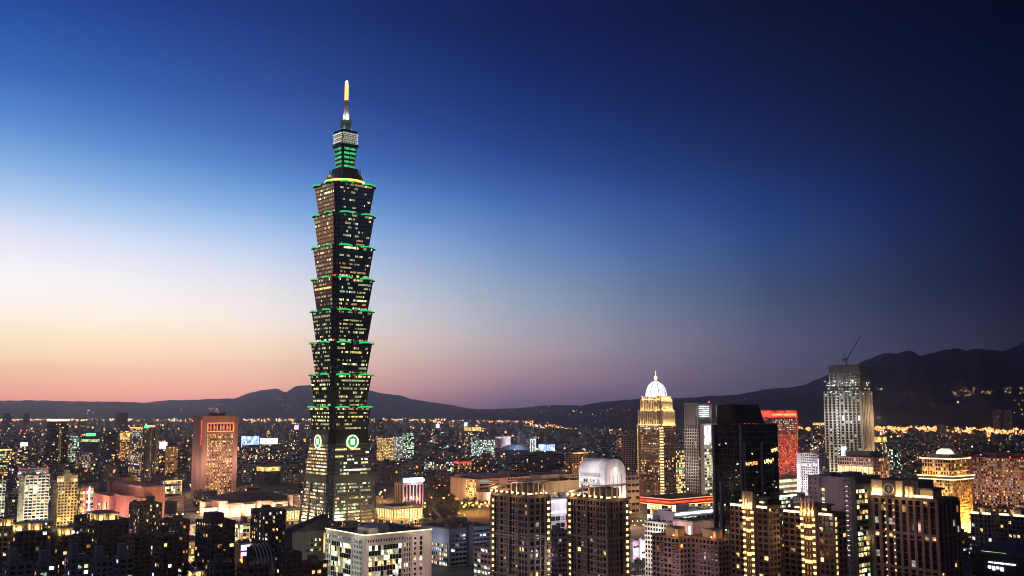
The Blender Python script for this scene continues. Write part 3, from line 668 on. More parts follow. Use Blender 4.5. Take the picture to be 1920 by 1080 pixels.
    b.core(); b.fac('R', 4, 3.6, 0, 1.6, .12, 'wm ww', run=True); b.fac('L', 4, 3.6, 0, 1.6, .1, 'ww'); b.roof(2, 1)
    for t in (.05, .35, .65, .95): b.box('beacon_light', b.w * t - .5, b.w * t + .5, .2, 1.2, b.h + 1.2, b.h + 2.3, 'lamp_red')
    wash(b, 'R', [b.w * .2, b.w * .8], 22, b.h - 6, (1, .8, .7), 9000, 2); b.done('mauve')
    b = Bld('office_block', 'dark narrow block in the shadow between two floodlit white towers at the left edge', (9, 18, 34), 926, 1180, depth=18)
    b.core(); b.fac('R', 3.4, 3.4, .5, 1.1, .06, 'ww'); b.roof(1, 1); b.done('dark')
    b = Bld('apartment_tower', 'pale green lit tower cut off by the left edge of the view', (-30, -8, 11), 903, 1100)
    b.core(); b.fac('R', 3.6, 3.3, .9, 1.1, .3, 'wg wy', proj=.7); b.fac('L', 3.6, 3.3, .9, 1.1, .3, 'wg'); b.roof(1, 1, wallm='white'); wash(b, 'R', [b.w * .6], 14, 8, (.85, 1, .6), 14000, 2); wash(b, 'R', [b.w * .6], 16, b.h * .7, (.9, 1, .7), 8000, 2); b.done('white')
    b = Bld('office_block', 'low office block at the left edge with strips of gold and green windows', (-20, 0, 22), 843, 1750)
    b.core(); b.fac('R', 2.8, 3.8, .5, 1.5, .75, 'wy wg wm', run=True); b.fac('L', 3, 3.8, .5, 1.5, .5, 'wy', run=True); b.roof(1, 1); b.strip('R', 0, b.w, b.h - 1, 1.4, 'lamp_gold'); b.done('brown')
    b = Bld('shop_block', 'lit white facade edged with yellow lamps, standing behind the pink stepped mall', (302, 309, 341), 903, 1480)
    b.core(); b.fac('R', 3, 3.4, .5, 1, .8, 'wg ww wy', run=True); b.fac('L', 3, 3.4, .5, 1, .3, 'ww'); b.strip('R', 0, b.w, b.h, 1, 'lamp_gold'); b.strip('R', b.w - 1.6, b.w, 2, b.h - 3, 'panel_gold'); b.roof(1, 1); b.done('white')
    b = Bld('shop_block', 'narrow lit block with a red pillar between the yellow tower and the pink stepped mall', (146, 151, 176), 916, 1260)
    b.core(); b.fac('R', 3.4, 3.6, .4, .9, .7, 'wy wg wo', run=True); b.fac('L', 3, 3.6, .4, .9, .5, 'wm'); b.strip('R', b.w * .34, b.w * .44, 0, b.h + 1, 'panel_red', .8); b.strip('R', b.w * .6, b.w * .72, 0, b.h + 2, 'screen_white', .8); b.roof(1, 1); b.done('cream')
    # stepped pink mall
    b = Bld('shopping_mall', 'windowless pink stepped mall with banded walls and a row of tall slots', (175, 268, 318), 917, 1225)
    mat_band = 'pink'
    W_, D_ = b.w, b.d
    def bands(mb, x0, x1, y0, y1, h):
        mb.box(x0, x1, y0, y1, 0, h)
        z = 2.5
        while z < h - 1: mb.box(x0 - .25, x1 + .25, y0 - .25, y1 + .25, z, z + .55); z += 3
        mb.box(x0 - .5, x1 + .5, y0 - .5, y1 + .5, h + .003, h + 1.2)
    hs = b.h
    b.part('wall_block', 'pink', lambda mb: bands(mb, 8, W_, 14, D_ * .72, hs))
    b.part('wall_block', 'pink', lambda mb: bands(mb, 14, W_ * .8, D_ * .72 + .3, D_ * .92, hs - 1.5))
    b.part('wall_block', 'pink', lambda mb: bands(mb, -2, W_ * .55, 4, D_ * .5, hs * .68))
    b.part('wall_block', 'pink', lambda mb: bands(mb, -8, 7.4, D_ * .5 + .3, D_ * .88, hs * .62))
    for t in (.16, .4, .62, .84): b.part('slot', 'dark', lambda mb: mb.box(-8.6, -8.2, D_ * (.5 + .38 * t) - 1, D_ * (.5 + .38 * t) + 1, 6, 17)); 
    for k in range(5): b.part('roof_drum', 'pink', lambda mb: mb.lathe([(3.4, hs * .6), (3.4, hs + 2.4)], 14, 11.5, D_ * (.2 + .15 * k)))
    wash(b, 'L', [D_ * t for t in (.1, .35, .6, .85)], 24, 6, (1, .46, .4), 36000, 3); wash(b, 'R', [W_ * .3, W_ * .9], 20, 10, (1, .5, .25), 30000, 3); wash(b, 'L', [D_ * .2], 6, hs + 2, (1, .5, .35), 8000, 2); b.done('pink')
    # hall with a dark hipped roof and floodlit blocks in front
    b = Bld('exhibition_hall', 'wide hall with a dark hipped roof above glowing peach walls left of the skyscraper', (322, 436, 556), 938, 1290, depth=78)
    w, d, h = b.w, b.d, b.h
    b.core(0, h - 3)
    b.part('roof', 'roof', lambda mb: mb.prism([(-3, -3, h - 3), (w + 3, -3, h - 3), (w + 3, d + 3, h - 3), (-3, d + 3, h - 3)], [(w * .3, d * .3, h + 6), (w * .7, d * .3, h + 6), (w * .7, d * .7, h + 6), (w * .3, d * .7, h + 6)]))
    b.fac('R', 9, h, 4.5, 3, .8, 'wm- wo- wy-', 0, w, 1, h - 4, proj=1.2); b.fac('L', 9, h, 4.5, 3, .5, 'wm- wo-', 0, d, 1, h - 4, proj=1.2)
    for k, (x0, x1, y0, y1, hh) in enumerate(((-14, -4, 6, 30, .9), (-20, -6, 34, 52, .75), (-12, 4, -16, -4, .82), (10, 24, -14, -3, .7), (32, 44, -16, -3, .85), (52, 70, -12, -3, .72), (74, 88, -18, -3, 1.1), (-30, -15, 10, 26, .5))):
        b.part('wall_block', 'pinkpale', lambda mb: bands(mb, x0, x1, y0, y1, h * hh))
        lamp(b.root, ((x0 + x1) / 2, y0 - 7, h * .35), (1, .62, .38), 19000, 1.5); lamp(b.root, (x0 - 6, (y0 + y1) / 2, h * .4), (1, .58, .36), 15000, 1.5)
    b.done('pinkpale')
    b = Bld('mall_annex', 'glowing gold colonnade on a glazed podium just left of the skyscraper base', (520, 532, 562), 955, 1190, depth=24)
    podium(b)
    # dim blocks in the lower left
    def dim(label, xs, y, D, wm, lit=.05, pal='wm wy ww', crowns=(), hut=1, flr=3.2, bay=3.6, group=None, depth=None, balc=None):
        b = Bld('apartment_block', label, xs, y, D, 'apartment block', group, depth=depth)
        lit = lit * 1.7 + .03; b.core(); b.fac('R', bay, flr, 1.2, 1.2, lit, pal); b.fac('L', bay, flr, 1.1, 1.2, lit, pal)
        b.roof(hut, 1, wallm=wm)
        for (a, c, e, f_) in crowns: crown(b, b.w * a, b.w * c, b.d * e, b.d * f_, b.h, 4.6, 3, 'cream', 1900)
        if balc: b.balconies(balc[0], [(b.w if balc[0] == 'R' else b.d) * t for t in balc[1]], balc[2], flr, 3, b.h - 2, wm, 1.3)
        b.done(wm); return b
    dim('dark block at the left edge carrying one gold lit roof pavilion', (-20, -4, 26), 990, 690, 'dark', .03, crowns=((.45, .95, .1, .5),))
    dim('dark block with two gold lit roof pavilions below the white balconied tower', (15, 32, 90), 999, 680, 'dark', .05, crowns=((.5, .8, .05, .5), (.02, .16, .1, .5)))
    dim('dark block under a white star bright roof lamp with a wide gold pavilion', (97, 118, 172), 1006, 700, 'dark', .05, 'wy wm', crowns=((.02, .32, .05, .5),))
    dim('dark grey block with two adjoining gold pavilions in front of the pink stepped mall', (140, 184, 242), 979, 740, 'dark', .03, 'wy', crowns=((.04, .3, .1, .5), (.36, .72, .1, .6)), balc=('R', (.2, .5), 3))
    for i, (x0, x1, y, D, l) in enumerate(((6, 62, 1060, 560, 'pale blue grey roof block in the bottom left corner'), (66, 106, 1062, 575, 'small pale blue grey block second from the bottom left corner'), (122, 168, 1048, 590, 'blue grey block with scattered white windows below the gold pavilions'), (170, 212, 1054, 580, 'plain blue grey block between two taller stair towers at the bottom left'), (214, 252, 1048, 600, 'blue grey block beside the orange brown tower'))):
        q = dim(l, (x0, None, x1), y, D, 'bluegrey', .14 if i == 2 else .05, 'ww wm wc', hut=1)
        q.box('stair_tower', q.w * .1, q.w * .1 + 4, q.d * .3, q.d * .3 + 5, q.h + .06, q.h + 8, 'bluegrey')
    dim('stepped tan apartment block with a penthouse in front of the pink stepped mall', (243, 262, 304), 947, 900, 'tan', .1, 'wm wy wg', hut=2, bay=3, balc=('R', (.25, .75), 3))
    dim('brown gridded apartment block with a grey drum on its roof', (283, 303, 356), 980, 830, 'brown', .12, 'wm wo wy', bay=3).part('roof_drum', 'concrete', lambda mb: mb.lathe([(5, 48), (5, 58)], 16, 12, 12))
    dim('warm orange brown block with few openings in the lower left', (238, 252, 287), 1008, 700, 'rust', .02, 'wo', bay=5)
    dim('tall near black block beside the orange brown block', (284, 306, 344), 1008, 640, 'dark', .03, 'ww wm', balc=('R', (.6,), 4))
    q = dim('dark tower with pale balcony fronts facing the bright shopping street', (368, 396, 441), 982, 640, 'dark', .06, 'wm wy', balc=('R', (.55,), 6)); q.box('penthouse', q.w * .05, q.w * .6, 3, 14, q.h + .06, q.h + 6, 'dark')
    dim('dark apartment block with two amber arched roof windows left of the black hall', (471, 497, 536), 960, 800, 'dark', .16, 'wy wm ww', bay=3, balc=('R', (.3, .7), 3)); q = None
    dim('low dark block at the bottom edge below the balcony tower', (385, None, 440), 1062, 570, 'dark', .02)
    dim('low dark block at the bottom edge below the ribbed roof', (445, None, 505), 1066, 560, 'dark', .02)
    dim('dark stepped block behind the ribbed roof', (520, None, 566), 1040, 640, 'dark', .03, 'wy')
    dim('brick brown block at the bottom edge below the black hall', (566, None, 614), 1058, 600, 'rust', .06, 'wm')
    dim('dim grey brown block wedged below the pink stepped mall', (196, None, 240), 1012, 760, 'brown', .06)
    dim('dim block behind the orange brown block', (252, None, 290), 986, 900, 'brown', .08)
    b = Bld('shop_block', 'low shop with violet and pink sign bands between balcony tower and ribbed roof', (438, None, 474), 1021, 860)
    b.core(); b.strip('R', 1, b.w, b.h - 5, 4.4, 'lamp_violet', .5); b.strip('R', 1, b.w - 1, b.h - 10.5, 4, 'lamp_pink', .5); b.fac('R', 4, 5, .5, 1.2, .6, 'wr wo wm', 0, b.w, 0, b.h - 11); b.roof(1, 1); b.done('dark')
    b = Bld('shop_block', 'terraced shopping block with layers of white and amber light above the violet sign shop', (438, None, 474), 984, 985)
    b.core(); b.fac('R', 3.6, 4.2, .4, .9, .85, 'wg wy wm wo', run=True); b.fac('L', 3.6, 4.2, .4, .9, .8, 'wg wy', run=True); b.strip('R', 0, b.w, b.h - 4, 2, 'panel_lime'); b.roof(1, 1); wash(b, 'R', [b.w * .5], 14, 10, (1, .7, .4), 9000, 2); b.done('cream')
    b = Bld('shop_block', 'low orange lit shop with a white green glowing canopy left of the balcony tower', (340, None, 374), 1018, 880)
    b.core(); b.fac('R', 4, 5, .4, 1.2, .8, 'wo wm wg', run=True); b.box('canopy', -2, b.w + 2, -7, -.5, 8, 9, 'panel_lime'); b.roof(1, 1); wash(b, 'R', [b.w * .3, b.w * .8], 12, 4, (1, .5, .25), 9000, 1); b.done('pinkpale')
    b = Bld('shop_block', 'peach lit cube shop in front of the hipped roof hall', (352, None, 374), 984, 1010)
    b.core(); b.fac('R', 9, 9, 2, 3, .5, 'wy- wm-'); b.roof(1, 0); wash(b, 'R', [b.w * .5], 13, 12, (1, .72, .45), 15000, 2); wash(b, 'L', [b.d * .5], 13, 12, (1, .62, .4), 15000, 2); b.done('pinkpale')
    # black hall with the sloping roof
    b = Bld('concert_hall', 'black hall with a sloping roof between the apartment block and the white office', (534, 548, 618), 999, 770)
    w, d, h = b.w, b.d, b.h; b.core(); b.fac('R', 4, 4, 1.6, 1.8, .22, 'ww wy', w * .35, w * .8, h - 16, h - 5)
    b.part('roof', 'roof', lambda mb: mb.prism([(-1, -1, h + .01), (w + 1, -1, h + .01), (w + 1, d + 1, h + .01), (-1, d + 1, h + .01)], [(w * .1, d * .3, h + 2.5), (w, d * .3, h + 11), (w, d, h + 11), (w * .1, d, h + 2.5)])); b.strip('R', w * .84, w * .95, h - 17, 15, 'panel_gold', .05, .1); b.done('dark')
    b = Bld('ribbed_roof_house', 'grey building with five curved white ribs over its glass roof', (462, 478, 517), 1046, 640)
    w, d, h = b.w, b.d, b.h; b.core(0, h)
    for k in range(5):
        def rib(mb):
            y = d * .1 + d * .7 * k / 5
            pr = None
            for i in range(8):
                a = math.pi / 2 * i / 7; p = (w * .1 + w * .8 * (1 - math.cos(a)) * .9, -1 + 0 * y + k * w * .0, h)
                p = (w * (.12 + .17 * k), -1 + d * .8 * (1 - math.cos(a)), h - 7 + 14 * math.sin(a))
                if pr: mb.bar(pr, p, .45, 6)
                pr = p
        b.part('roof_rib', 'white', rib)
    b.part('roof', 'roof', lambda mb: mb.prism([(0, 0, h + .01), (w, 0, h + .01), (w, d, h + .01), (0, d, h + .01)], [(0, d * .5, h + 5.5), (w, d * .5, h + 5.5), (w, d, h + 5.5), (0, d, h + 5.5)])); b.done('grey')
    b = Bld('roof_pavilion', 'small gold lit roof pavilion with a pointed finial at the bottom edge', (350, 360, 386), 1084, 560)
    b.core(); b.roof(0, 0); crown(b, 1, b.w - 1, 1, b.d - 1, b.h + .06, 2.2, 3, 'cream', 900); b.part('finial', 'white', lambda mb: mb.lathe([(1.6, b.h + 3.2), (.9, b.h + 4.2), (.25, b.h + 5), (.08, b.h + 8)], 10, b.w / 2, b.d / 2)); b.done('dark')

def podium(b):
    w, d, h = b.w, b.d, b.h
    b.core(0, h - 14, 1, w - 1, 1, d - 1); b.core(h - 14, h)
    b.fac('R', 3.4, 20, .7, .8, 1, 'wm+ wy+', 0, w, h - 12.5, h - 2, dark=False, proj=.8); b.fac('L', 3.4, 20, .7, .8, 1, 'wm+ wy+', 0, d, h - 12.5, h - 2, dark=False, proj=.8)
    b.fac('R', 3, 4, .3, .4, .5, 'wg- wy- wc-', 1, w - 1, 0, h - 15, run=True, o=(0, 1), proj=.3); b.fac('L', 3, 4, .3, .4, .7, 'wg- wy-', 1, d - 1, 0, h - 15, run=True, o=(1, 0), proj=.3)
    b.roof(1, 0, wallm='cream'); b.strip('R', -.5, w + .5, h - 13.6, .9, 'lamp_orange', .9); b.strip('L', -.5, d + .5, h - 13.6, .9, 'lamp_orange', .9); b.done('cream')

def middle():
    b = Bld('mall_annex', 'glowing gold band on a dark glazed block just right of the skyscraper base', (706, 738, 792), 952, 1135)
    podium(b)
    b = Bld('hotel_tower', 'small pink pillared tower under a blazing blue white rooftop sign right of the skyscraper', (748, 756, 793), 907, 1330, depth=20)
    b.core(); b.fac('R', b.w / 6, 30, 1.7, 2.5, 0, 'ww', 0, b.w, 3, b.h - 1, proj=1); b.fac('L', 4, 30, 1.7, 2.5, 0, 'ww', 0, b.d, 3, b.h - 1, proj=1); b.roof(1, 0)
    b.part('sign', 'lamp_white', lambda mb: [mb.box(1, b.w - 1, -.6, .4, b.h + 1.2, b.h + 5), mb.lathe([(.2, b.h + .6), (3, b.h + 2), (3, b.h + 5), (.2, b.h + 6.2)], 12, b.w - 1.5, 0)])
    b.part('sign_base', 'lamp_blue', lambda mb: mb.box(.5, b.w, .45, 1.2, b.h + 1, b.h + 7)); wash(b, 'R', [b.w * .2, b.w * .8], 16, b.h * .45, (1, .6, .85), 13000, 2); wash(b, 'R', [b.w * .5], 8, b.h + 2, (.7, .75, 1), 7000, 1.5); b.done('pinkpale')
    # white office with the lit cornice
    b = Bld('office_block', 'white office with a light line along its cornice and large dark window fields', (611, 684, 809), 1006, 735)
    w, d, h = b.w, b.d, b.h
    b.core(); 
    b.fac('R', 2.6, 3.6, .14, .35, .22, 'ww wg wy', w * .06, w * .54, 0, h - 7, run=True, proj=.12); b.fac('R', 2.2, 3.6, 1, 1.2, .12, 'ww wg', w * .57, w * .68, 0, h - 3)
    b.fac('R', 2.2, 3.2, 1.1, 1.6, 0, 'ww', w * .03, w * .68, h - 5.6, h - 2.2)
    b.fac('R', 3, 3.6, 1.6, .9, .35, 'ww wy', w * .8, w * .87, 0, h - 3); b.fac('R', 4, 3.6, 3.2, 2, .2, 'wm wo', w * .7, w * .79, 0, h - 3); b.fac('R', 4, 3.6, 3.2, 2, .1, 'wm', w * .88, w, 0, h - 3)
    b.fac('L', 2.6, 3.6, .14, .35, .26, 'ww wg wy', d * .34, d * .84, 0, h - 7, run=True, proj=.12); b.fac('L', 2.4, 3.6, 1, 1.2, .35, 'ww wg', d * .86, d, 0, h - 2.5); b.fac('L', 2.2, 3.6, 1.2, 1.4, 0, 'ww', d * .06, d * .3, 0, h - 2.5); b.fac('L', 2.2, 3.2, 1.1, 1.6, .3, 'ww wy', d * .34, d * .84, h - 5.6, h - 2.2)
    b.roof(2, 2, wallm='white', units=8); b.strip('R', -.6, w + .4, h + .7, .5, 'lamp_warm', .25, .3); b.strip('L', -.6, d + .3, h + .7, .5, 'lamp_warm', .25, .3)
    wash(b, 'R', [w * t for t in (.03, .72, .93)], 10, h - 4, (1, .75, .6), 1700, 1); wash(b, 'L', [d * .15, d * .9], 10, h - 3, (1, .9, .7), 2000, 1); wash(b, 'R', [w * .8, w * .02], 16, h - 26, (1, .6, .5), 4200, 2); wash(b, 'L', [d * .2, d * .8], 15, h - 24, (.95, 1, .75), 3800, 2); b.done('white')
    b = Bld('office_block', 'grey white office block with dark roof plant right of the cornice lit office', (798, 842, 919), 993, 880, depth=40)
    w, d, h = b.w, b.d, b.h
    b.core(0, h); b.fac('L', 3, 3.8, .7, 1.6, .35, 'wm wy ww', d * .05, d * .7, 0, h - 12, run=True); b.fac('R', 4, 3.8, .4, 1.7, .2, 'ww wc', w * .05, w * .42, 0, h - 4, run=True); b.fac('R', 4, 3.8, .3, 1.9, .05, 'wc', w * .56, w, 0, h - 2)
    b.box('service_shaft', w * .43, w * .55, -2.5, -.02, 0, h + 2.5, 'dark'); b.roof(3, 5, wallm='dark', units=12); wash(b, 'L', [d * .4], 14, h - 12, (.9, .92, 1), 9000, 2); wash(b, 'R', [w * .7], 20, h - 10, (.6, .7, 1), 5000, 2); b.done('bluegrey')
    b = Bld('apartment_block', 'orange lit low block with white office windows beside the curved roof tower', (889, None, 962), 1030, 780, 'apartment block')
    b.core(); b.fac('R', 4, 3.8, .8, 1.8, .5, 'ww wc wm wy'); b.fac('L', 4, 3.8, .8, 1.8, .6, 'wc ww'); b.roof(1, 1); wash(b, 'R', [b.w * .3, b.w * .7], 12, b.h - 14, (1, .5, .25), 9000, 2); b.done('pinkpale')
    # city hall: long pink building
    b = Bld('city_hall', 'long salmon civic building with a curved entrance hall beside the dark park', (876, 893, 1090), 900, 1430, depth=60)
    w, d, h = b.w, b.d, b.h
    b.core(); b.fac('R', 5, 4, 1.6, 1.8, .12, 'wm wy', w * .28, w); b.fac('R', 20, 5, .4, 2.4, .3, 'wc wg', w * .03, w * .2); b.fac('L', 4, 4, 1.2, 1.6, .7, 'wy wm', 0, d * .4)
    b.roof(3, 3, wallm='pinkpale', units=10); b.part('entrance_hall', 'pinkpale', lambda mb: mb.lathe([(16, 0), (16, 17), (17, 17.2), (17, 19)], 24, 15, -6))
    wash(b, 'R', [w * t for t in (.05, .25, .5, .8)], 24, 10, (1, .45, .25), 26000, 3); wash(b, 'R', [4], 30, 15, (1, .7, .5), 16000, 2); wash(b, 'L', [d * .2], 12, h * .5, (1, .8, .2), 16000, 2); b.done('pinkpale')
    b = Bld('civic_annex', 'wide tan building with one row of greenish windows between the curved roof towers', (1000, 1022, 1100), 905, 1210, depth=50)
    b.core(); b.fac('R', 3.4, 5, 1, 2.6, .85, 'wg ww', 0, b.w, b.h - 20, b.h - 11); b.fac('R', 5, 40, 1.2, 1, 0, 'ww', 0, b.w, b.h - 10, b.h - 1, dark=False); b.fac('L', 4, 4, 1, 2, .1, 'ww'); b.roof(2, 2, wallm='tan', units=8)
    b.box('roof_block', b.w * .05, b.w * .45, 10, 30, b.h + .06, b.h + 8, 'tan'); wash(b, 'R', [b.w * .3, b.w * .7], 26, b.h - 6, (1, .75, .5), 17000, 3); b.done('tan')
    # white barrel roofed building
    b = Bld('barrel_roof_building', 'white building with a barrel roof and a tall round topped end wall', (1092, 1131, 1169), 887, 960, depth=33)
    w, d, h = b.w, b.d, b.h
    b.core(0, h - 1)
    n = 20
    def vault(mb, y0, y1, r, zc, x):
        vs = [(x - r * math.cos(math.pi * k / n), y0, zc + r * math.sin(math.pi * k / n)) for k in range(n + 1)]
        mb.prism(vs, [(a, y1, c) for a, _, c in vs])
    b.part('end_wall', 'white', lambda mb: (mb.box(-.4, w + .4, -2.4, -.05, 0, h - 1), vault(mb, -2.4, -.05, w / 2 + .4, h - 1, w / 2)))
    b.part('barrel_roof', 'white', lambda mb: vault(mb, .02, d, w / 2, h - .98, w / 2))
    b.part('clock', 'lamp_warm', lambda mb: mb.prism([(w / 2 + 2 * math.cos(2 * math.pi * k / 16), -2.5, h + 3 + 2 * math.sin(2 * math.pi * k / 16)) for k in range(16)], [(w / 2 + 2 * math.cos(2 * math.pi * k / 16), -2.8, h + 3 + 2 * math.sin(2 * math.pi * k / 16)) for k in range(16)]))
    for k in range(4): b.box('wall_groove', w * (.2 + .2 * k) - .25, w * (.2 + .2 * k) + .25, -2.55, -2.43, h - 26, h - 2, 'mauve')
    for k in range(3): b.part('roof_rib', 'concrete', lambda mb: mb.box(-.9, -.05, d * .12, d * .9, h - 4 - k * 8, h - 1.2 - k * 8))
    b.fac('L', 3, 4, .5, 1.4, .3, 'wy wm', d * .15, d * .9, h - 24, h - 6)
    wash(b, 'R', [w * .2, w * .8], 13, h - 24, (1, .8, .8), 11000, 2); wash(b, 'R', [w * .5], 11, h - 2, (1, .85, .8), 4500, 1); wash(b, 'L', [d * .2, d * .7], 14, h - 10, (.95, .92, 1), 9500, 2); lamp(b.root, (-10, d * .4, h + 14), (1, .9, .95), 9000, 2); b.done('white')
    # two apartment towers with curved roof lattices
    def curved(label, xs, y, D, seed):
        random.seed(seed)
        b = Bld('apartment_tower', label, xs, y, D, 'apartment tower', None)
        w, d, h = b.w, b.d, b.h; fl = 3.3
        b.core()
        for face, U in (('R', w), ('L', d)):
            n = 6 if face == 'L' else 4
            cs = (.0, .1, .24, .42, .5, .64, .76, .9, 1) if face == 'L' else (0, .25, .5, .72, 1)
            for i, (a, e) in enumerate(zip(cs, cs[1:])):
                glz = face == 'L' and i in (3, 6) or face == 'R' and i == 2
                b.fac(face, (e - a) * U / (1 if (e - a) * U < 4.2 else 2), fl, .5 if glz else .9, .25 if glz else 1.15, .03 if glz else .1, 'wm wy wy ww-', a * U, e * U, 0, h - 1, proj=.3 if glz else .5)
            b.fac(face, U / 4, fl * 7, 1.1, 1.2, 0, 'wm', 0, U, 0, h - 1, proj=.8, dark=False)
        b.balconies('L', [d * .93], 2.6, fl, h - 75, h - 3, 'brown', 1.4, 'wy+', .9); b.balconies('R', [w * .9], 2.8, fl, h - 75, h - 3, 'brown', 1.4, 'wy+', .85)
        b.balconies('L', [d * .28, d * .58], 3.4, fl, h - 60, h - 6, 'brown', 1.1)
        MB().box(.5, w - .5, .5, d - .5, h, h + .06).build('roof', 'roof', b.root)
        # curved roof lattice rising towards the near corner
        def lat(mb):
            prv = None
            for i in range(15):
                t = i / 14; yy = d * (1 - t); zz = h + 1.5 + 5.2 * math.sin(t * math.pi / 2)
                if prv: mb.prism([(-1.2, prv[0], prv[1]), (w * .9, prv[0], prv[1] + .5), (w * .9, yy, zz + .5), (-1.2, yy, zz)], [(-1.2, prv[0], prv[1] + .5), (w * .9, prv[0], prv[1] + 1), (w * .9, yy, zz + 1), (-1.2, yy, zz + .5)])
                prv = (yy, zz)
        b.part('curved_roof', 'tan', lat)
        def edge(mb):
            for i in range(14):
                p, q = ((-1.5, d * (1 - t), h + 2.3 + 5.2 * math.sin(t * math.pi / 2)) for t in (i / 14, (i + 1) / 14)); mb.bar(p, q, .38, 5)
            mb.bar((-1.5, 0, h + 7.5), (w * .95, -.6, h + 8.2), .38, 5)
        b.part('roof_edge', 'white', edge)
        for i in range(8):
            t = i / 7; yy = d * (1 - t); zz = h + 1.5 + 5.2 * math.sin(t * math.pi / 2)
            b.box('roof_post', -.9, -.3, yy - .25, yy + .25, h + .06, zz, 'cream'); b.box('lamp', -1.0, -.1, yy - .45 - .9, yy - .9 + .5, h + .7, h + 1.6, 'lamp_warm')
        for i in range(4): b.box('roof_post', w * (.2 + .23 * i) - .25, w * (.2 + .23 * i) + .25, -.9, -.35, h + .06, h + 6.8, 'cream'); b.box('lamp', w * (.1 + .23 * i) - .4, w * (.1 + .23 * i) + .4, -.9, -.1, h + .7, h + 1.5, 'lamp_warm')
        b.box('penthouse', w * .3, w * .85, d * .15, d * .6, h + .07, h + 5.5, 'dark')
        lamp(b.root, (-2.5, d * .85, h + 2), GOLD, 1500, .6); lamp(b.root, (-2.5, d * .3, h + 2), GOLD, 900, .6); lamp(b.root, (w * .6, -2.5, h + 2), GOLD, 900, .6); lamp(b.root, (-4, d * .3, h + 4), (1, .85, .7), 420, .5); lamp(b.root, (w * .4, -4, h + 5), (1, .85, .7), 300, .5)
        wash(b, 'R', [w * .9], 12, h - 45, (1, .45, .18), 900, 2); wash(b, 'L', [d * .3, d * .8], 26, h - 30, (1, .86, .8), 4200, 2); b.done('taupe')
    curved('brown apartment tower with a curved lamp lit roof beside the orange lit low block', (921, 991, 1031), 930, 560, 3)
    curved('brown apartment tower with a curved lamp lit roof in front of the barrel roofed building', (1064, 1138, 1178), 937, 570, 4)
    random.seed(5)
    b = Bld('office_block', 'dim mauve office block between the two curved roof towers', (1028, None, 1066), 1000, 700); b.core(); b.fac('R', 3.6, 3.4, .8, 1.4, .1, 'wg ww'); b.fac('L', 3.6, 3.4, .8, 1.4, .08, 'wg'); b.roof(1, 1); b.done('mauve')
    b = Bld('department_store', 'white store with violet light bands seen between the two curved roof towers', (1020, 1032, 1068), 937, 980)
    b.core(); b.strip('R', 0, b.w, b.h - 3, 2, 'lamp_violet'); b.strip('R', 0, b.w, b.h - 13, 1.6, 'lamp_violet'); b.fac('R', 6, 6, .6, 2.4, .35, 'ww wr wm', 0, b.w, 0, b.h - 15); b.roof(1, 1); wash(b, 'R', [b.w * .5], 12, b.h - 8, (.8, .75, 1), 7000, 2); b.done('white')
    b = Bld('office_block', 'wide unlit dark slab block in the middle distance above the park', (978, 984, 1058), 853, 1900, depth=22); b.core(); b.fac('R', 4, 3.6, .6, 1.1, .02, 'ww'); b.fac('L', 4, 3.6, .6, 1.1, .02, 'ww'); b.roof(2, 1); b.done('dark')
    b = Bld('office_block', 'orange tan block with a lit cornice behind the barrel roofed building', (1052, 1072, 1102), 850, 1800, depth=20); b.core(); b.fac('R', 4, 3.6, 1, 1.2, .15, 'wm wo'); b.fac('L', 4, 3.6, 1, 1.2, .1, 'wo'); b.roof(1, 0); b.strip('R', 0, b.w, b.h - 1, 2, 'panel_gold'); wash(b, 'R', [b.w * .5], 20, 14, (1, .5, .15), 26000, 3); b.done('tan')
    b = Bld('office_block', 'plain tan wall at the foot of the domed tower', (1160, 1168, 1198), 893, 1300, depth=22); b.core(); b.fac('R', 8, 8, 1, 5, .1, 'wm-'); b.fac('L', 8, 8, 1, 5, 0, 'wm'); b.roof(1, 0); wash(b, 'R', [b.w * .7], 22, b.h * .5, (1, .6, .3), 17000, 3); b.done('tan')

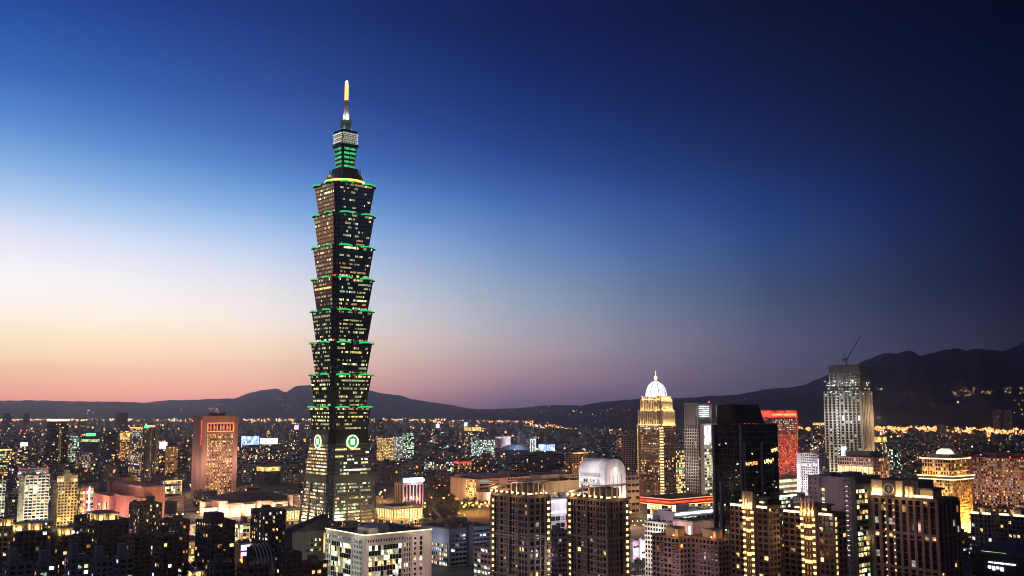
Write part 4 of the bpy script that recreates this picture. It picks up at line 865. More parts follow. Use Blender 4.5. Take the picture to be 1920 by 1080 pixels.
def right_side():
    # domed tower
    b = Bld('domed_tower', 'tower with a gold floodlit stepped crown and a blue white glowing dome', (1196, 1240, 1266), 797, 1456)
    w, d = b.w, b.d; h = b.h; zt1, zt2, zd = b.z(770), b.z(750), b.z(743)
    b.core(); b.fac('L', 2.7, 3.6, .6, 1.5, .2, 'wy- wm- ww wm', 0, d - 5, 0, h, run=True); b.fac('R', 2.7, 3.6, .6, 1.3, .1, 'wm wy', 5, w)
    b.fac('L', 1.9, 24, .7, 1, .6, 'wm wo', 2, d - 6, 0, 30, proj=.7, dark=False)
    # lit corner bay, balcony after balcony
    for k in range(26): 
        z = 4 + (h - 6) * k / 26; b.part('corner_balcony', 'cream', lambda mb: mb.lathe([(3.1, z), (3.4, z + 1.2), (3, z + 1.3)], 12, 0, 0)); b.part('lamp', 'wy+', lambda mb: mb.lathe([(2.7, z + 1.31), (2.7, z + 2.9)], 12, 0, 0))
    for k in range(40): b.box('string_light', -1.2, -.4, d - .4, d + .4, 3 + k * (h - 4) / 40, 4.3 + k * (h - 4) / 40, 'wy')
    def tier(z0, z1, e, nm):
        b.part(nm, 'dark', lambda mb: mb.box(e, w - e, e, d - e, z0 + .003, z1))
        def fins(mb):
            n = 12
            for i in range(n + 1):
                t = e + .5 + (d - 2 * e - 1) * i / n; mb.box(e - 1.5, e, t - .65, t + .65, z0, z1 + .6)
                t = e + .5 + (w - 2 * e - 1) * i / n; mb.box(t - .65, t + .65, e - 1.5, e, z0, z1 + .6)
        b.part('crown_fins', 'cream', fins)
        b.strip('L', e, d - e, z0 + .3, .8, 'lamp_gold', 1.55 - e, .4); b.strip('R', e, w - e, z0 + .3, .8, 'lamp_gold', 1.55 - e, .4)
        for t in (.2, .5, .8): lamp(b.root, (e - 5, d * t, z0 + 2), (1, .66, .3), 2600, 1); lamp(b.root, (w * t, e - 5, z0 + 2), (1, .66, .3), 2600, 1)
    b.part('ledge', 'cream', lambda mb: mb.box(-1.4, w + 1.4, -1.4, d + 1.4, h - 1.6, h))
    tier(h, zt1, .8, 'crown_tier'); tier(zt1, zt2, 3.2, 'crown_tier'); tier(zt2, zd, 5, 'crown_tier')
    for (x, y) in ((1, 1), (w - 1, 1), (1, d - 1)): b.part('pinnacle', 'cream', lambda mb: mb.lathe([(1.3, zt1), (1.3, zt1 + 4), (.1, zt1 + 9)], 8, x * .8 + .2 * w / 2, y * .8 + .2 * d / 2))
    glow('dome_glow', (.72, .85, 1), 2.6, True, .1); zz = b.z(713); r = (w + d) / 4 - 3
    cx, cy_ = w / 2, d / 2
    b.part('dome', 'dome_glow', lambda mb: mb.lathe([(r * math.cos(a) ** 1.1, zd + (zz - zd) * math.sin(a)) for a in [math.pi / 2 * k / 10 for k in range(10)]] + [(1.6, zz)], 24, cx, cy_))
    for k in range(8):
        def rib(mb):
            a = k * math.pi / 4 + .2; pr = None
            for i in range(10):
                e = math.pi / 2 * i / 9.4; q = (r + .3) * math.cos(e) ** 1.1; p = (cx + q * math.cos(a), cy_ + q * math.sin(a), zd + (zz - zd) * math.sin(e))
                if pr: mb.bar(pr, p, .45, 5)
                pr = p
        b.part('dome_rib', 'dark', rib)
    b.part('lantern', 'panel_cream', lambda mb: mb.lathe([(1.6, zz), (1.6, zz + 2), (2.6, zz + 3), (2.6, zz + 5.5), (1, zz + 7.5), (.4, zz + 9)], 12, cx, cy_)); b.part('spire', 'panel_pink', lambda mb: mb.lathe([(.7, zz + 9), (.3, zz + 15)], 8, cx, cy_))
    b.done('brown')
    b = Bld('office_block', 'low block with blazing cream window bands right of the domed tower', (1258, 1266, 1300), 845, 1620)
    b.core(); b.fac('R', 4, 3.8, .3, 1.3, .95, 'wy wy+ wm', run=True); b.fac('L', 4, 3.8, .3, 1.3, .9, 'wy', run=True); b.roof(1, 0); b.strip('R', 0, b.w, b.h * .56, 2.4, 'panel_teal'); b.done('cream')
    b = Bld('office_block', 'dim narrow block behind the tan wall left of the domed tower', (1176, 1184, 1202), 818, 1750, depth=22); b.core(); b.fac('R', 3.4, 3.6, .9, 1.2, .06, 'wo wm'); b.fac('L', 3.4, 3.6, .9, 1.2, .04, 'wo'); b.roof(1, 1); b.done('mauve')
    # pale framed tower
    b = Bld('office_tower', 'grey gridded tower with white light bars inside an open frame at its top', (1295, 1309, 1362), 800, 1250, depth=22)
    w, d, h = b.w, b.d, b.h; zt = b.z(758)
    b.core(); b.fac('L', 2.9, 3.7, .9, 1, .03, 'ww'); b.fac('R', 2.9, 3.7, .9, 1, .06, 'wm ww')
    b.part('roof_frame', 'concrete', lambda mb: (mb.box(0, 1.6, 0, 1.6, h, zt), mb.box(w - 1.6, w, 0, 1.6, h, zt), mb.box(0, 1.6, d - 1.6, d, h, zt), mb.box(0, w, 0, 1.6, zt + .003, zt + 1.8), mb.box(0, 1.6, 1.62, d, zt + .003, zt + 1.8), mb.box(w * .48, w * .66, 0, 4, h, zt)))
    for k in range(6): b.box('light_bar', w * .04 + 1, w * .46, 3, 3.6, h + 13 + k * 2.4 - 1, h + 13 + k * 2.4 + .1, 'screen_white'); b.box('light_bar', w * .68, w * .8, 3, 3.6, h + 13 + k * 2.4 - 1, h + 13 + k * 2.4 + .1, 'screen_white')
    b.box('back_wall', 1.7, w - 1.7, 5, d - 1, h + .003, zt - .01, 'grey'); b.part('beacon_light', 'lamp_red', lambda mb: mb.lathe([(.2, zt + 1.8), (.9, zt + 2.4), (.9, zt + 3.4), (.2, zt + 4)], 8, w * .42, 1)); wash(b, 'L', [d * .4], 14, h * .55, (1, .85, .75), 12000, 2); wash(b, 'L', [d * .4], 14, h * .9, (1, .85, .75), 9000, 2); b.done('concrete')
    b = Bld('apartment_tower', 'slim tower with a white light curtain above stacked lit balconies, left of the black tower', (1314, 1319, 1358), 795, 1150, depth=5)
    w, d, h = b.w, b.d, b.h
    b.core(); b.fac('R', 4, 3.6, .4, 1.4, .55, 'wg wy ww', 0, w, 0, h - 24); b.balconies('R', [w * .3], 8, 3.6, 0, h - 26, 'white', 1.8)
    for k in range(5): b.box('light_bar', 1 + k * 2.3, 2.1 + k * 2.3, -.9, -.2, h - 23, h - 2, 'screen_white')
    b.roof(1, 0); wash(b, 'R', [6], 9, h - 12, (.9, .95, 1), 3500, 1); wash(b, 'R', [6], 14, h - 50, (1, .95, .7), 8000, 2); b.done('white')
    # black tower
    glass('black_glass', (.006, .006, .008), .1, .5)
    b = Bld('office_tower', 'huge black glass tower, almost unlit, in front of the red lit tower', (1337, 1391, 1457), 797, 720)
    w, d, h = b.w, b.d, b.h; MB().box(0, w, 0, d, 0, h).build('glass_wall', 'black_glass', b.root)
    for face, U in (('R', w), ('L', d)):
        def mul(mb):
            n = int(U / 2.4)
            for i in range(n + 1): s_ = U * i / n; b.fb(mb, face, max(0, s_ - .12), min(U, s_ + .12), .003, .3, 0, h)
            for j in range(int(h / 4)): b.fb(mb, face, .1, U - .1, .003, .18, j * 4 + 1, j * 4 + 1.5)
        b.part('mullions', 'darksteel', mul)
    for face, u, top in (('L', .6, 0), ('R', .55, -12), ('L', d - .6, 0), ('L', d * .75, -40)): b.part('fin', 'grey', lambda mb: b.fb(mb, face, u - .7 if u > 1 else 0, u + .7, .35, 1.6, 0, h + top))
    b.part('fin', 'grey', lambda mb: b.fb(mb, 'R', w * .48, w * .53, .35, 1.4, 20, h - 12))
    zt = b.z(758)
    b.part('upper_block', 'black_glass', lambda mb: mb.prism([(2, 10, h + .005), (w - 1, 10, h + .005), (w - 1, d - 2, h + .005), (2, d - 2, h + .005)], [(2, 10, zt), (w - 8, 10, zt), (w - 1, d - 2, zt), (2, d - 2, zt)]))
    b.part('roof_edge', 'darksteel', lambda mb: mb.box(-.3, w + .3, -.3, .3, h + .005, h + .9))
    random.seed(8)
    for face, u0, u1, z, n, pl in (('R', w * .05, w * .4, b.z(868), 5, 'wm+ wy+ wo'), ('R', w * .58, w * .86, b.z(866), 5, 'wm+ wy+ wm'), ('R', w * .8, w * .99, b.z(846), 3, 'wm+ wy+')):  # golden reflections on the glass, painted as glowing panes
        for i in range(n): b.wins.append((face, u0 + (u1 - u0) * (i + .5) / n, z + random.uniform(-1, 1), (u1 - u0) / n * .8, 2.4, random.choice(pl.split()), (0, -.3)))
    for i in range(34): f_ = random.choice('LLR'); U = w if f_ == 'R' else d; b.wins.append((f_, random.uniform(2, U - 2), random.uniform(40, h - 6), random.uniform(.8, 1.8), 1.1, random.choice(['ww-', 'wc-', 'wy-', 'ww']), (0, -.3) if f_ == 'R' else (-.3, 0)))
    for i in range(4): b.box('beacon_light', w * (.25 + .12 * i) - .3, w * (.25 + .12 * i) + .3, 5, 5.6, h + .01, h + .9, 'lamp_red')
    b.done('dark')
    # red lit tower
    b = Bld('office_tower', 'tower washed in red light with a glowing red and amber band at its top', (1433, 1446, 1493), 770, 1800, depth=28)
    w, d, h = b.w, b.d, b.h
    b.core(); b.fac('R', 2.6, 3.5, .9, 1.6, .66, 'wo wr wm wo wr+', 0, w, 14, h - 42); b.fac('R', 2.6, 3.5, .8, 1.5, .55, 'ww wm', 0, w, h - 42, h - 15); b.fac('L', 2.6, 3.5, .8, 1.5, .3, 'wo wr'); b.roof(0, 0, par=2)
    b.strip('R', -1, w + 1, h - 12, 12, 'panel_red', .5, .6); b.strip('R', -.5, w - 4, h - 8.5, 3, 'panel_gold', 1.2, .3); b.strip('L', -1, d + 1, h - 12, 12, 'panel_red', .5, .6); b.strip('R', w - .6, w + .8, 0, h - 12.2, 'panel_red', .5, .5)
    wash(b, 'R', [w * t for t in (.15, .5, .85)], 16, h * .3, (1, .08, .05), 15000, 3); wash(b, 'R', [w * t for t in (.2, .7)], 16, h * .58, (1, .1, .07), 9000, 3); b.done('mauve')
    b = Bld('shop_block', 'low block with glowing cream bands at the foot of the red lit tower', (1440, 1456, 1502), 900, 1420, depth=26)
    b.core(); 
    for k in range(3): b.strip('R', 0, b.w, b.h - 4 - k * 7, 3.6 - k * .6, 'panel_cream', .2 + .1 * k); b.strip('L', 0, b.d, b.h - 4 - k * 7, 3.6, 'panel_gold', .2)
    b.roof(1, 1); b.done('cream')
    b = Bld('shop_block', 'low glass block with teal lit floors below the cream banded block', (1448, 1460, 1498), 932, 1050, depth=24)
    b.core(); b.fac('R', 4, 4, .3, 1.6, .85, 'wc wg', run=True); b.fac('L', 4, 4, .3, 1.6, .8, 'wc', run=True); b.strip('R', 0, b.w, b.h - .5, 2, 'screen_white'); b.roof(1, 1); b.done('grey')
    b = Bld('office_block', 'white gridded block with two vertical violet light strips', (1493, 1532, 1553), 852, 1380)
    w, d, h = b.w, b.d, b.h
    b.core(); b.fac('L', 3.2, 3.3, 1.1, 1.4, .12, 'wm ww', 0, d - 7); b.fac('R', 3.2, 3.3, 1.1, 1.4, .1, 'ww'); b.roof(1, 1, wallm='white'); b.strip('L', d - 4.5, d - .5, h * .1, h * .7, 'lamp_violet', .2); b.strip('R', .3, 2.2, h * .3, h * .62, 'lamp_violet', .5)
    for t in (.3, .6, .95): b.box('beacon_light', .4, 1.2, d * t - .5, d * t + .5, h + 1.2, h + 2.2, 'lamp_red')
    wash(b, 'L', [d * .3, d * .7], 18, h * .4, (.9, .85, 1), 16000, 2); wash(b, 'L', [d * .5], 18, h * .8, (.95, .9, 1), 12000, 2); b.done('white')
    # tower under construction
    b = Bld('tower_under_construction', 'tall ribbed tower under construction with a bare dark top', (1545, 1613, 1634), 733, 1500)
    w, d, h = b.w, b.d, b.h; zt = b.z(685)
    b.core(0, h)
    for face, U, n in (('L', d, 9), ('R', w, 7)):
        b.fac(face, U / n, h, 2.3, 1, 0, 'ww', 0, U, 0, h, proj=1.4, dark=False); b.fac(face, U / n, 4, 0, .7, .07 if face == 'L' else 0, 'wc- ww- wg-', 0, U, 4, h, proj=.5)
        b.fac(face, U / n, h, .8, 1, 0, 'ww', 0, U, 0, h - 30, proj=1.8, dark=False)
    def frame(mb):
        nf = 9
        for j in range(nf + 1): z = h + (zt - h) * j / nf; mb.box(1, w - 1, 1, d - 9, z, z + .5)
        for i in range(8):
            for k in range(5): x = 1 + (w - 3) * k / 4; y = 1 + (d - 11) * i / 7; mb.box(x, x + 1, y, y + 1, h, zt + 2)
    b.part('steel_frame', 'concrete', frame); b.part('safety_net', 'dark', lambda mb: (mb.box(.2, .5, 1, d - 9, h + (zt - h) * .72, zt), mb.box(1, w - 1, .2, .5, h + (zt - h) * .1, zt)))
    random.seed(21)
    wl = MB().box(-.5, .5, -.5, .5, -.4, .4).mesh('work_light', 'ww+')
    for i in range(46): put('work_light', wl, b.root, (-1.9, random.uniform(2, d - 3), h + random.choice((-4, -1, 3.5, 9, 12, 15)) + random.uniform(-.5, .5)))
    for i in range(9): put('work_light', wl, b.root, (random.uniform(2, w - 2), -1.9, h + random.choice((-4, 3.5, 9, 12)) + random.uniform(-.5, .5)))
    for i in range(22): put('work_light', wl, b.root, (-2.0, d * .62 + random.uniform(-.4, .4), h - 8 - i * 4.2))
    for i in range(26): put('work_light', wl, b.root, (-2.0, d * random.uniform(.4, .58), h - random.uniform(78, 100)))
    b.part('site_screen', 'screen_white', lambda mb: mb.box(-2.1, -1.6, d * .43, d * .56, h - 98, h - 82))
    wash(b, 'L', [d * .2, d * .5, d * .8], 22, 30, (1, .82, .5), 42000, 3); [lamp(b.root, (-6, d * t, h + 14), (.9, .95, .9), 3200, 1, 'added_frame_light') for t in (.2, .5, .8)]; wash(b, 'R', [w * .3, w * .7], 20, h * .35, (1, .65, .35), 42000, 3); wash(b, 'R', [w * .5], 20, h * .75, (1, .65, .38), 42000, 3); wash(b, 'L', [d * .3, d * .7], 22, h * .75, (.9, .9, .85), 25000, 3); b.done('concrete')  # lamps before the bare frame are added to brighten the dark top
    # luffing crane standing on it
    px = Vector((b.root.location.x + w * .5 * CA - d * .5 * SA, b.root.location.y + w * .5 * SA + d * .5 * CA, zt + .5))
    c = tag(empty('tower_crane', px, 0), 'luffing crane with its jib raised on top of the unfinished tower', 'crane')
    mb = MB(); hm = 10
    for sx in (-.9, .9):
        for sy in (-.9, .9): mb.bar((sx, sy, 0), (sx, sy, hm), .25, 5)
    for k in range(5):
        for sx in (-.9, .9): mb.bar((sx, -.9, k * 2), (sx, .9, k * 2 + 2), .14, 4); mb.bar((-.9, sx, k * 2 + 2), (.9, sx, k * 2), .14, 4)
    mb.build('mast', 'darksteel', c)
    tip = (24, 0, hm + 37)
    mb = MB()
    for dy, dz in ((-.7, -.3), (.7, -.3), (0, .9)): mb.bar((1, dy, hm + dz), (tip[0], tip[1] + dy * .3, tip[2] + dz * .3), .22, 5)
    for k in range(14): 
        t = k / 14; t2 = (k + 1) / 14; q = lambda t, dy, dz: (1 + (tip[0] - 1) * t, dy * (1 - .7 * t), hm + (tip[2] - hm) * t + dz * (1 - .7 * t))
        mb.bar(q(t, -.7, -.3), q(t2, 0, .9), .12, 4); mb.bar(q(t, .7, -.3), q(t2, 0, .9), .12, 4); mb.bar(q(t, -.7, -.3), q(t2, .7, -.3), .12, 4)
    mb.build('jib', 'darksteel', c); MB().box(-6, 1.5, -1.2, 1.2, hm - .6, hm + .8).box(-6, -3.6, -1.4, 1.4, hm - 2.6, hm - .61).build('counterweight_deck', 'darksteel', c); MB().box(.4, 2.4, -2.6, -1.25, hm - .4, hm + 1.8).build('cab', 'steel', c)
    MB().bar((-1, 0, hm + .8), (-2.4, 0, hm + 9), .3, 5).bar((1, 0, hm + .8), (-2.4, 0, hm + 9), .25, 5).bar((-2.4, 0, hm + 9), tip, .09, 4).bar((-2.4, 0, hm + 9), (-5.6, 0, hm + .8), .12, 4).build('gantry', 'darksteel', c)
    MB().bar(tip, (tip[0], 0, tip[2] - 22), .07, 4).box(tip[0] - .5, tip[0] + .5, -.4, .4, tip[2] - 23.4, tip[2] - 22).build('hook', 'darksteel', c)
    # cream block in front
    b = Bld('office_block', 'pale stone block with a bright cream window floor and violet lights below the unfinished tower', (1570, 1637, 1667), 860, 1260)
    w, d, h = b.w, b.d, b.h
    b.core(); b.fac('L', 3.2, 4, 1, 1.4, .2, 'wm wo', 0, d, h - 9, h); b.fac('L', 3.2, 7, .7, 1, .95, 'wm+ wy+', 0, d, h - 19, h - 10, dark=True); b.fac('L', 3.2, 4, .9, 1.4, .4, 'wb- wb', 0, d, h - 25, h - 19.5); b.fac('L', 3.2, 4, 1, 1.4, .5, 'wm wo', 0, d, 0, h - 26); b.fac('R', 3.2, 4, 1, 1.4, .3, 'wm wo'); b.roof(0, 1, wallm='pinkpale')
    b.box('roof_block', 3, w * .7, d * .1, d * .8, h + .06, h + 8, 'dark'); wash(b, 'R', [w * .5], 16, h * .6, (1, .6, .35), 9000, 2); wash(b, 'L', [d * .3, d * .8], 16, h - 10, (1, .8, .75), 6000, 2); b.done('pinkpale')
    # orange tiered tower
    b = Bld('apartment_tower', 'blazing orange lit tower with banded cornices and a white glowing dome on its roof', (1727, 1786, 1821), 901, 1100)
    w, d, h = b.w, b.d, b.h; z2 = b.z(862)
    b.core(); b.fac('L', 3, 3.4, 1, 1.3, .5, 'wm wy'); b.fac('R', 2.6, 3.4, .8, 1.3, .4, 'wo wm')
    def cor(z, e, hh=1.2): b.part('cornice', 'cream', lambda mb: mb.box(-e, w + e, -e, d + e, z, z + hh)); b.strip('L', -e, d + e, z + hh * .2, .9, 'lamp_warm', e, .25); b.strip('R', -e, w + e, z + hh * .2, .9, 'lamp_warm', e, .25)
    cor(h, 1.8); cor(h + 3.6, 3); b.box('upper_wall', -.6, w + .6, -.6, d + .6, h + 1.21, h + 3.59, 'cream'); b.box('upper_wall', 1.2, w - 1.2, 1.2, d - 1.2, h + 4.81, z2, 'cream')
    b.fac('L', 3, 4, 1.2, 1.4, .2, 'wo wm', 0, d - 2.4, h + 5, z2 - .2, o=(1.2, 1.2)); b.fac('R', 3, 4, 1.2, 1.4, .2, 'wo wm', 0, w - 2.4, h + 5, z2 - .2, o=(1.2, 1.2))
    cor(z2, .6); b.box('upper_wall', 5, w - 5, 5, d - 5, z2 + 1.21, z2 + 5, 'cream'); glow('roof_dome', (1, .8, .45), 2.2, True)
    b.part('dome', 'roof_dome', lambda mb: mb.lathe([(9, z2 + 5), (8.6, z2 + 7), (7, z2 + 9), (4.5, z2 + 10.4), (1, z2 + 11)], 20, w * .5, d * .5)); b.box('roof_frame', w * .25, w * .75, d * .3, d * .7, z2 + 11, z2 + 12.2, 'steel')
    for x, y in ((0, 0), (w, 0), (0, d), (0, d * .5)): b.box('beacon_light', x - .4, x + .4, y - .4, y + .4, z2 + 1.21, z2 + 2.4, 'lamp_red')
    wash(b, 'R', [w * t for t in (.1, .5, .9)], 6, 4, (1, .4, .06), 114000, 1); wash(b, 'R', [w * .5], 9, 22, (1, .36, .06), 14000, 1); wash(b, 'L', [d * t for t in (.2, .5, .8)], 4.5, h + 7, (1, .45, .1), 3600, .8); wash(b, 'R', [w * .3, w * .7], 4.5, h + 7, (1, .45, .1), 3600, .8); wash(b, 'L', [d * t for t in (.3, .8)], 10, h - 14, (1, .45, .1), 11000, 1); b.done('cream')
    # long window block
    b = Bld('hotel_block', 'long pink brown slab of close lit windows at the right edge', (1812, 1930, 1962), 862, 1280)
    w, d, h = b.w, b.d, b.h
    b.core(); b.fac('L', 2.7, 3.3, .8, 1.3, .62, 'wm- wy- ww- wm', 0, d * .9); b.fac('R', 3, 3.3, .8, 1.3, .4, 'wm ww'); b.fac('L', 3, 12, .5, 3, .8, 'wb ww wb-', d * .76, d * .82, 0, h - 8, proj=.9); b.roof(2, 2, wallm='pink', units=10); b.box('roof_block', 6, w - 4, d * .05, d * .55, h + .06, h + 7, 'dark')
    for t in (.12, .3): b.box('beacon_light', .3, 1.4, d * t - .5, d * t + .5, h + 1.2, h + 3, 'lamp_red')
    wash(b, 'L', [d * .2, d * .5, d * .8], 22, h * .5, (1, .55, .4), 4200, 3); b.done('pink')
    # red rimmed podium hall
    b = Bld('entertainment_hall', 'hall with a red roof rim outlined in light above white blazing glass', (1208, 1258, 1331), 938, 1020)
    w, d, h = b.w, b.d, b.h
    b.core(0, h - 8, 2, w - 2, 2, d - 2); b.part('roof_rim', 'redpaint', lambda mb: mb.box(-3, w + 3, -3, d + 3, h - 5, h + 1.5))
    for z, m_ in ((h + .6, 'lamp_orange'), (h - 5.2, 'lamp_gold')): b.strip('R', -3, w + 3, z, .6, m_, 3.02, .25); b.strip('L', -3, d + 3, z, .6, m_, 3.02, .25)
    b.strip('R', -3, w + 3, h - 3, 2, 'panel_red', 3.02, .1); b.strip('L', -3, d + 3, h - 3, 2, 'panel_red', 3.02, .1)
    b.fac('L', 4, 5, .3, .6, .95, 'wy+ ww+ wm+', 0, d - 4, h - 26, h - 6, o=(2, 2)); b.fac('R', 5, 8, .4, 1, .6, 'wy+ wm wo', 0, w - 4, h - 22, h - 6, o=(2, 2)); b.fac('R', 5, 5, .4, 1.4, .3, 'wm wo', 0, w - 4, 0, h - 24, o=(2, 2))
    b.box('roof', -2.6, w + 2.6, -2.6, d + 2.6, h + 1.503, h + 1.6, 'roof'); wash(b, 'L', [d * .5], 12, h - 14, (1, .8, .5), 7000, 1); b.done('brown')
    b = Bld('shop_block', 'low roof terrace washed in white light below the red rimmed hall', (1235, 1262, 1340), 962, 900, depth=24)
    b.core(); b.fac('R', 6, 6, .5, 1.5, .5, 'wg ww wy', 0, b.w, 0, b.h - 4, run=True); b.roof(1, 2, wallm='white'); b.strip('R', 2, b.w - 3, b.h - 2.4, 2, 'screen_white', .3); b.box('uplight', 3, 4.5, 2, 3.5, b.h + .06, b.h + 2, 'lamp_gold'); lamp(b.root, (4, 6, b.h + 5), (1, .8, .5), 6000, 1); lamp(b.root, (b.w * .7, 6, b.h + 5), (.95, 1, .8), 5000, 1); b.done('white')
    b = Bld('shop_block', 'pale pink windowless block with a white door light below the roof terrace', (1286, 1299, 1338), 980, 800, depth=20); b.core(); b.fac('R', 14, 20, .8, 1, 0, 'ww', dark=False); b.roof(0, 1); b.strip('L', 2, 4, b.h - 12, 9, 'screen_white', .1); wash(b, 'R', [b.w * .5], 14, b.h - 3, (1, .65, .55), 3500, 1); wash(b, 'L', [b.d * .5], 12, b.h - 3, (1, .7, .7), 5500, 1); b.done('pinkpale')
    b = Bld('apartment_block', 'white block with a strict grid of dark square windows', (1209, 1250, 1272), 983, 820, 'apartment block')
    b.core(); b.fac('L', 3, 3.4, 1, 1.4, .04, 'wm'); b.fac('R', 3, 3.4, 1, 1.4, .05, 'wm'); b.roof(1, 1, wallm='white'); wash(b, 'L', [b.d * .3, b.d * .8], 16, b.h - 12, (1, .88, .75), 8000, 2); wash(b, 'L', [b.d * .3], 16, 12, (1, .8, .6), 9000, 2); b.done('white')
    b = Bld('department_store', 'pink and violet lit store facade right of the curved roof tower', (1176, 1186, 1226), 1016, 860)
    w, d, h = b.w, b.d, b.h
    b.core(); b.fac('R', 9, 6, 1.6, 3.6, .3, 'wb ww', 0, w, 0, h - 2); b.roof(1, 1); 
    for t in (.3, .85): b.part('pylon', 'white', lambda mb: mb.lathe([(1.2, 0), (1.2, h + 2), (.3, h + 3)], 10, w * t, -1.4))
    b.strip('R', 1, w - 1, h - 7, 1.6, 'lamp_blue', .3); wash(b, 'R', [w * .25, w * .6, w * .9], 9, h - 7, (1, .6, .95), 5000, 1); wash(b, 'R', [w * .4, w * .8], 10, 6, (1, .5, .5), 6500, 1); b.done('white')
    # brown apartment pair
    random.seed(31)
    for lbl, xs, y, D in (('left block of the brown balconied pair, in front of the white gridded block', (1223, 1274, 1300), 1010, 640), ('right block of the brown balconied pair, with grey gold lit roof boxes', (1290, 1346, 1372), 1014, 630)):
        b = Bld('apartment_block', lbl, xs, y, D, 'apartment block', None); w, d, h = b.w, b.d, b.h
        b.core(); b.fac('L', 3.1, 3.2, 1, 1.2, .03, 'wm wo'); b.fac('R', 3, 3.2, 1.1, 1.2, .05, 'wm wo'); b.balconies('L', [d * .12, d * .62], 4.4, 3.2, h - 30, h - 2, 'brown', 1.4); b.roof(0, 1, wallm='brown')
        b.part('roof_drum', 'concrete', lambda mb: mb.box(w * .1, w * .9, d * .25, d * .55, h + .06, h + 6)); b.box('roof_block', 1, w * .5, d * .08, d * .2, h + .06, h + 5.5, 'tan')
        lamp(b.root, (-1.5, d * .14, h + 2.5), GOLD, 500, .4); lamp(b.root, (-2, d * .45, h + 3), GOLD, 260, .4); lamp(b.root, (w * .5, -2, h + 3), GOLD, 400, .4); b.box('lamp', -.3, .4, d * .2, d * .2 + .7, h + 1.2, h + 2, 'lamp_warm')
        wash(b, 'L', [d * .3, d * .7], 22, h - 16, (1, .65, .55), 2600, 2); b.done('mauve')
    # gold bay apartment towers
    for lbl, xs, y, D in (('dark tower with a gold lit bay of lamps in front of the black tower', (1369, 1440, 1460), 952, 590), ('dark tower with a gold lit bay of lamps in front of the grey office block', (1468, 1563, 1585), 966, 580)):
        b = Bld('apartment_tower', lbl, xs, y, D, 'apartment tower', None); w, d, h = b.w, b.d, b.h; u0, u1 = d * .32, d * .6
        b.core(); b.fac('L', 3.6, 3.3, 1, 1.2, .14, 'wy wm', 0, u0 - 1); b.fac('L', 3.6, 3.3, 1, 1.2, .08, 'wy wm', u1 + 1, d); b.fac('R', 3.4, 3.3, 1, 1.2, .04, 'wm'); b.roof(1, 1, wallm='dark')
        b.box('bay', -2, -.02, u0, u1, 0, h + 4, 'brown'); nf = int(h / 3.3)
        for j in range(nf):
            z = h - 2.6 - j * 3.3
            if z < h - 55: break
            for u in (u0 + .9, u1 - .9): b.box('bay_lamp', -2.75, -2.05, u - .75, u + .75, z - 1.3, z, 'wy+')
            gold = j in (1, 3, 7, 12)
            for i in range(5): u = u0 + 2.2 + (u1 - u0 - 4.4) * (i + .5) / 5; hw = (u1 - u0 - 4.4) / 11; b.box('bay_window', -2.3, -2.03, u - hw, u + hw, z - 2.2, z - .3, ('wm+' if j % 2 else 'wy+') if gold else ('wo-' if i % 2 else 'dk'))
        for i in range(4): u = u0 + .8 + (u1 - u0 - 1.6) * i / 3; b.box('pillar', -2.9, -2.02, u - .55, u + .55, h - 1.5, h + 8.5, 'cream'); b.box('uplight', -3.7, -2.95, u - .4, u + .4, h - 1.4, h - .5, 'lamp_gold'); lamp(b.root, (-4.2, u, h + .4), (1, .56, .18), 900, .3)
        for a, e in ((.02, .27), (.65, .97)): b.strip('L', d * a, d * e, h - .5, 1.2, 'lamp_warm', .5, .5)
        for j in range(14): b.strip('R', .5, 1.5, h - 3 - j * 3.3, 1.8, 'wy', .5, .4, 'lamp') if D == 580 else None
        b.part('roof_pergola', 'dark', lambda mb: (mb.box(2, w * .8, d * .15, d * .6, h + 4.5, h + 5.4), mb.box(3, w * .7, d * .2, d * .5, h + .06, h + 4.49))); b.box('lamp', 1, 1.8, d * .7, d * .78, h + 2.2, h + 3, 'lamp_warm'); b.box('lamp', 1, 1.8, d * .16, d * .24, h + 2.2, h + 3, 'lamp_warm'); wash(b, 'L', [d * .15, d * .8], 9, h - 14, (1, .6, .35), 700, 1); b.done('brown')
    # grey office with the olive portal frame
    b = Bld('office_block', 'grey office block with an olive portal frame round a glowing glass slot', (1515, 1596, 1642), 898, 790)
    w, d, h = b.w, b.d, b.h
    b.core(0, h, 3, w, 0, d); b.core(0, h, 0, 2.99, 0, d * .62) ; b.core(0, h, 0, 2.99, d * .74, d)
    b.fac('L', 3.6, 3.7, 2.2, 2.6, .06, 'ww', 0, d * .2); b.fac('L', 3.4, 3.7, .4, 1.2, .7, 'wg wy ww', d * .62, d * .74, 10, h - 8, run=True, o=(3, 0), proj=.2)
    b.fac('L', 4.6, 3.7, 3.4, 2.4, .02, 'ww', d * .76, d)
    for k in range(15): b.strip('L', d * .08, d * .13, h - 6 - k * 3.7, .5, 'ww', .45, .2, 'lamp')
    b.fac('R', 4, 3.9, .3, 1.3, .62, 'wy wg wm', w * .05, w * .62, 4, h - 8, run=True, proj=.15)
    b.part('portal_frame', 'olive', lambda mb: (mb.box(w * .68, w + 1.2, -3.4, -.02, 0, h + 1.8), mb.box(0, w * .68, -3.4, -.02, h - 4, h + 1.8), mb.box(0, 1, -3.4, -.02, 0, h - 4)))
    b.roof(2, 2, units=8); wash(b, 'R', [w * .6], 2.4, h * .86, (1, .75, .3), 500, .5); wash(b, 'R', [w * .6], 2.4, h * .42, (1, .6, .2), 500, .5); wash(b, 'L', [d * .3, d * .7], 24, h - 10, (1, .85, .8), 3000, 2); b.done('mauve')
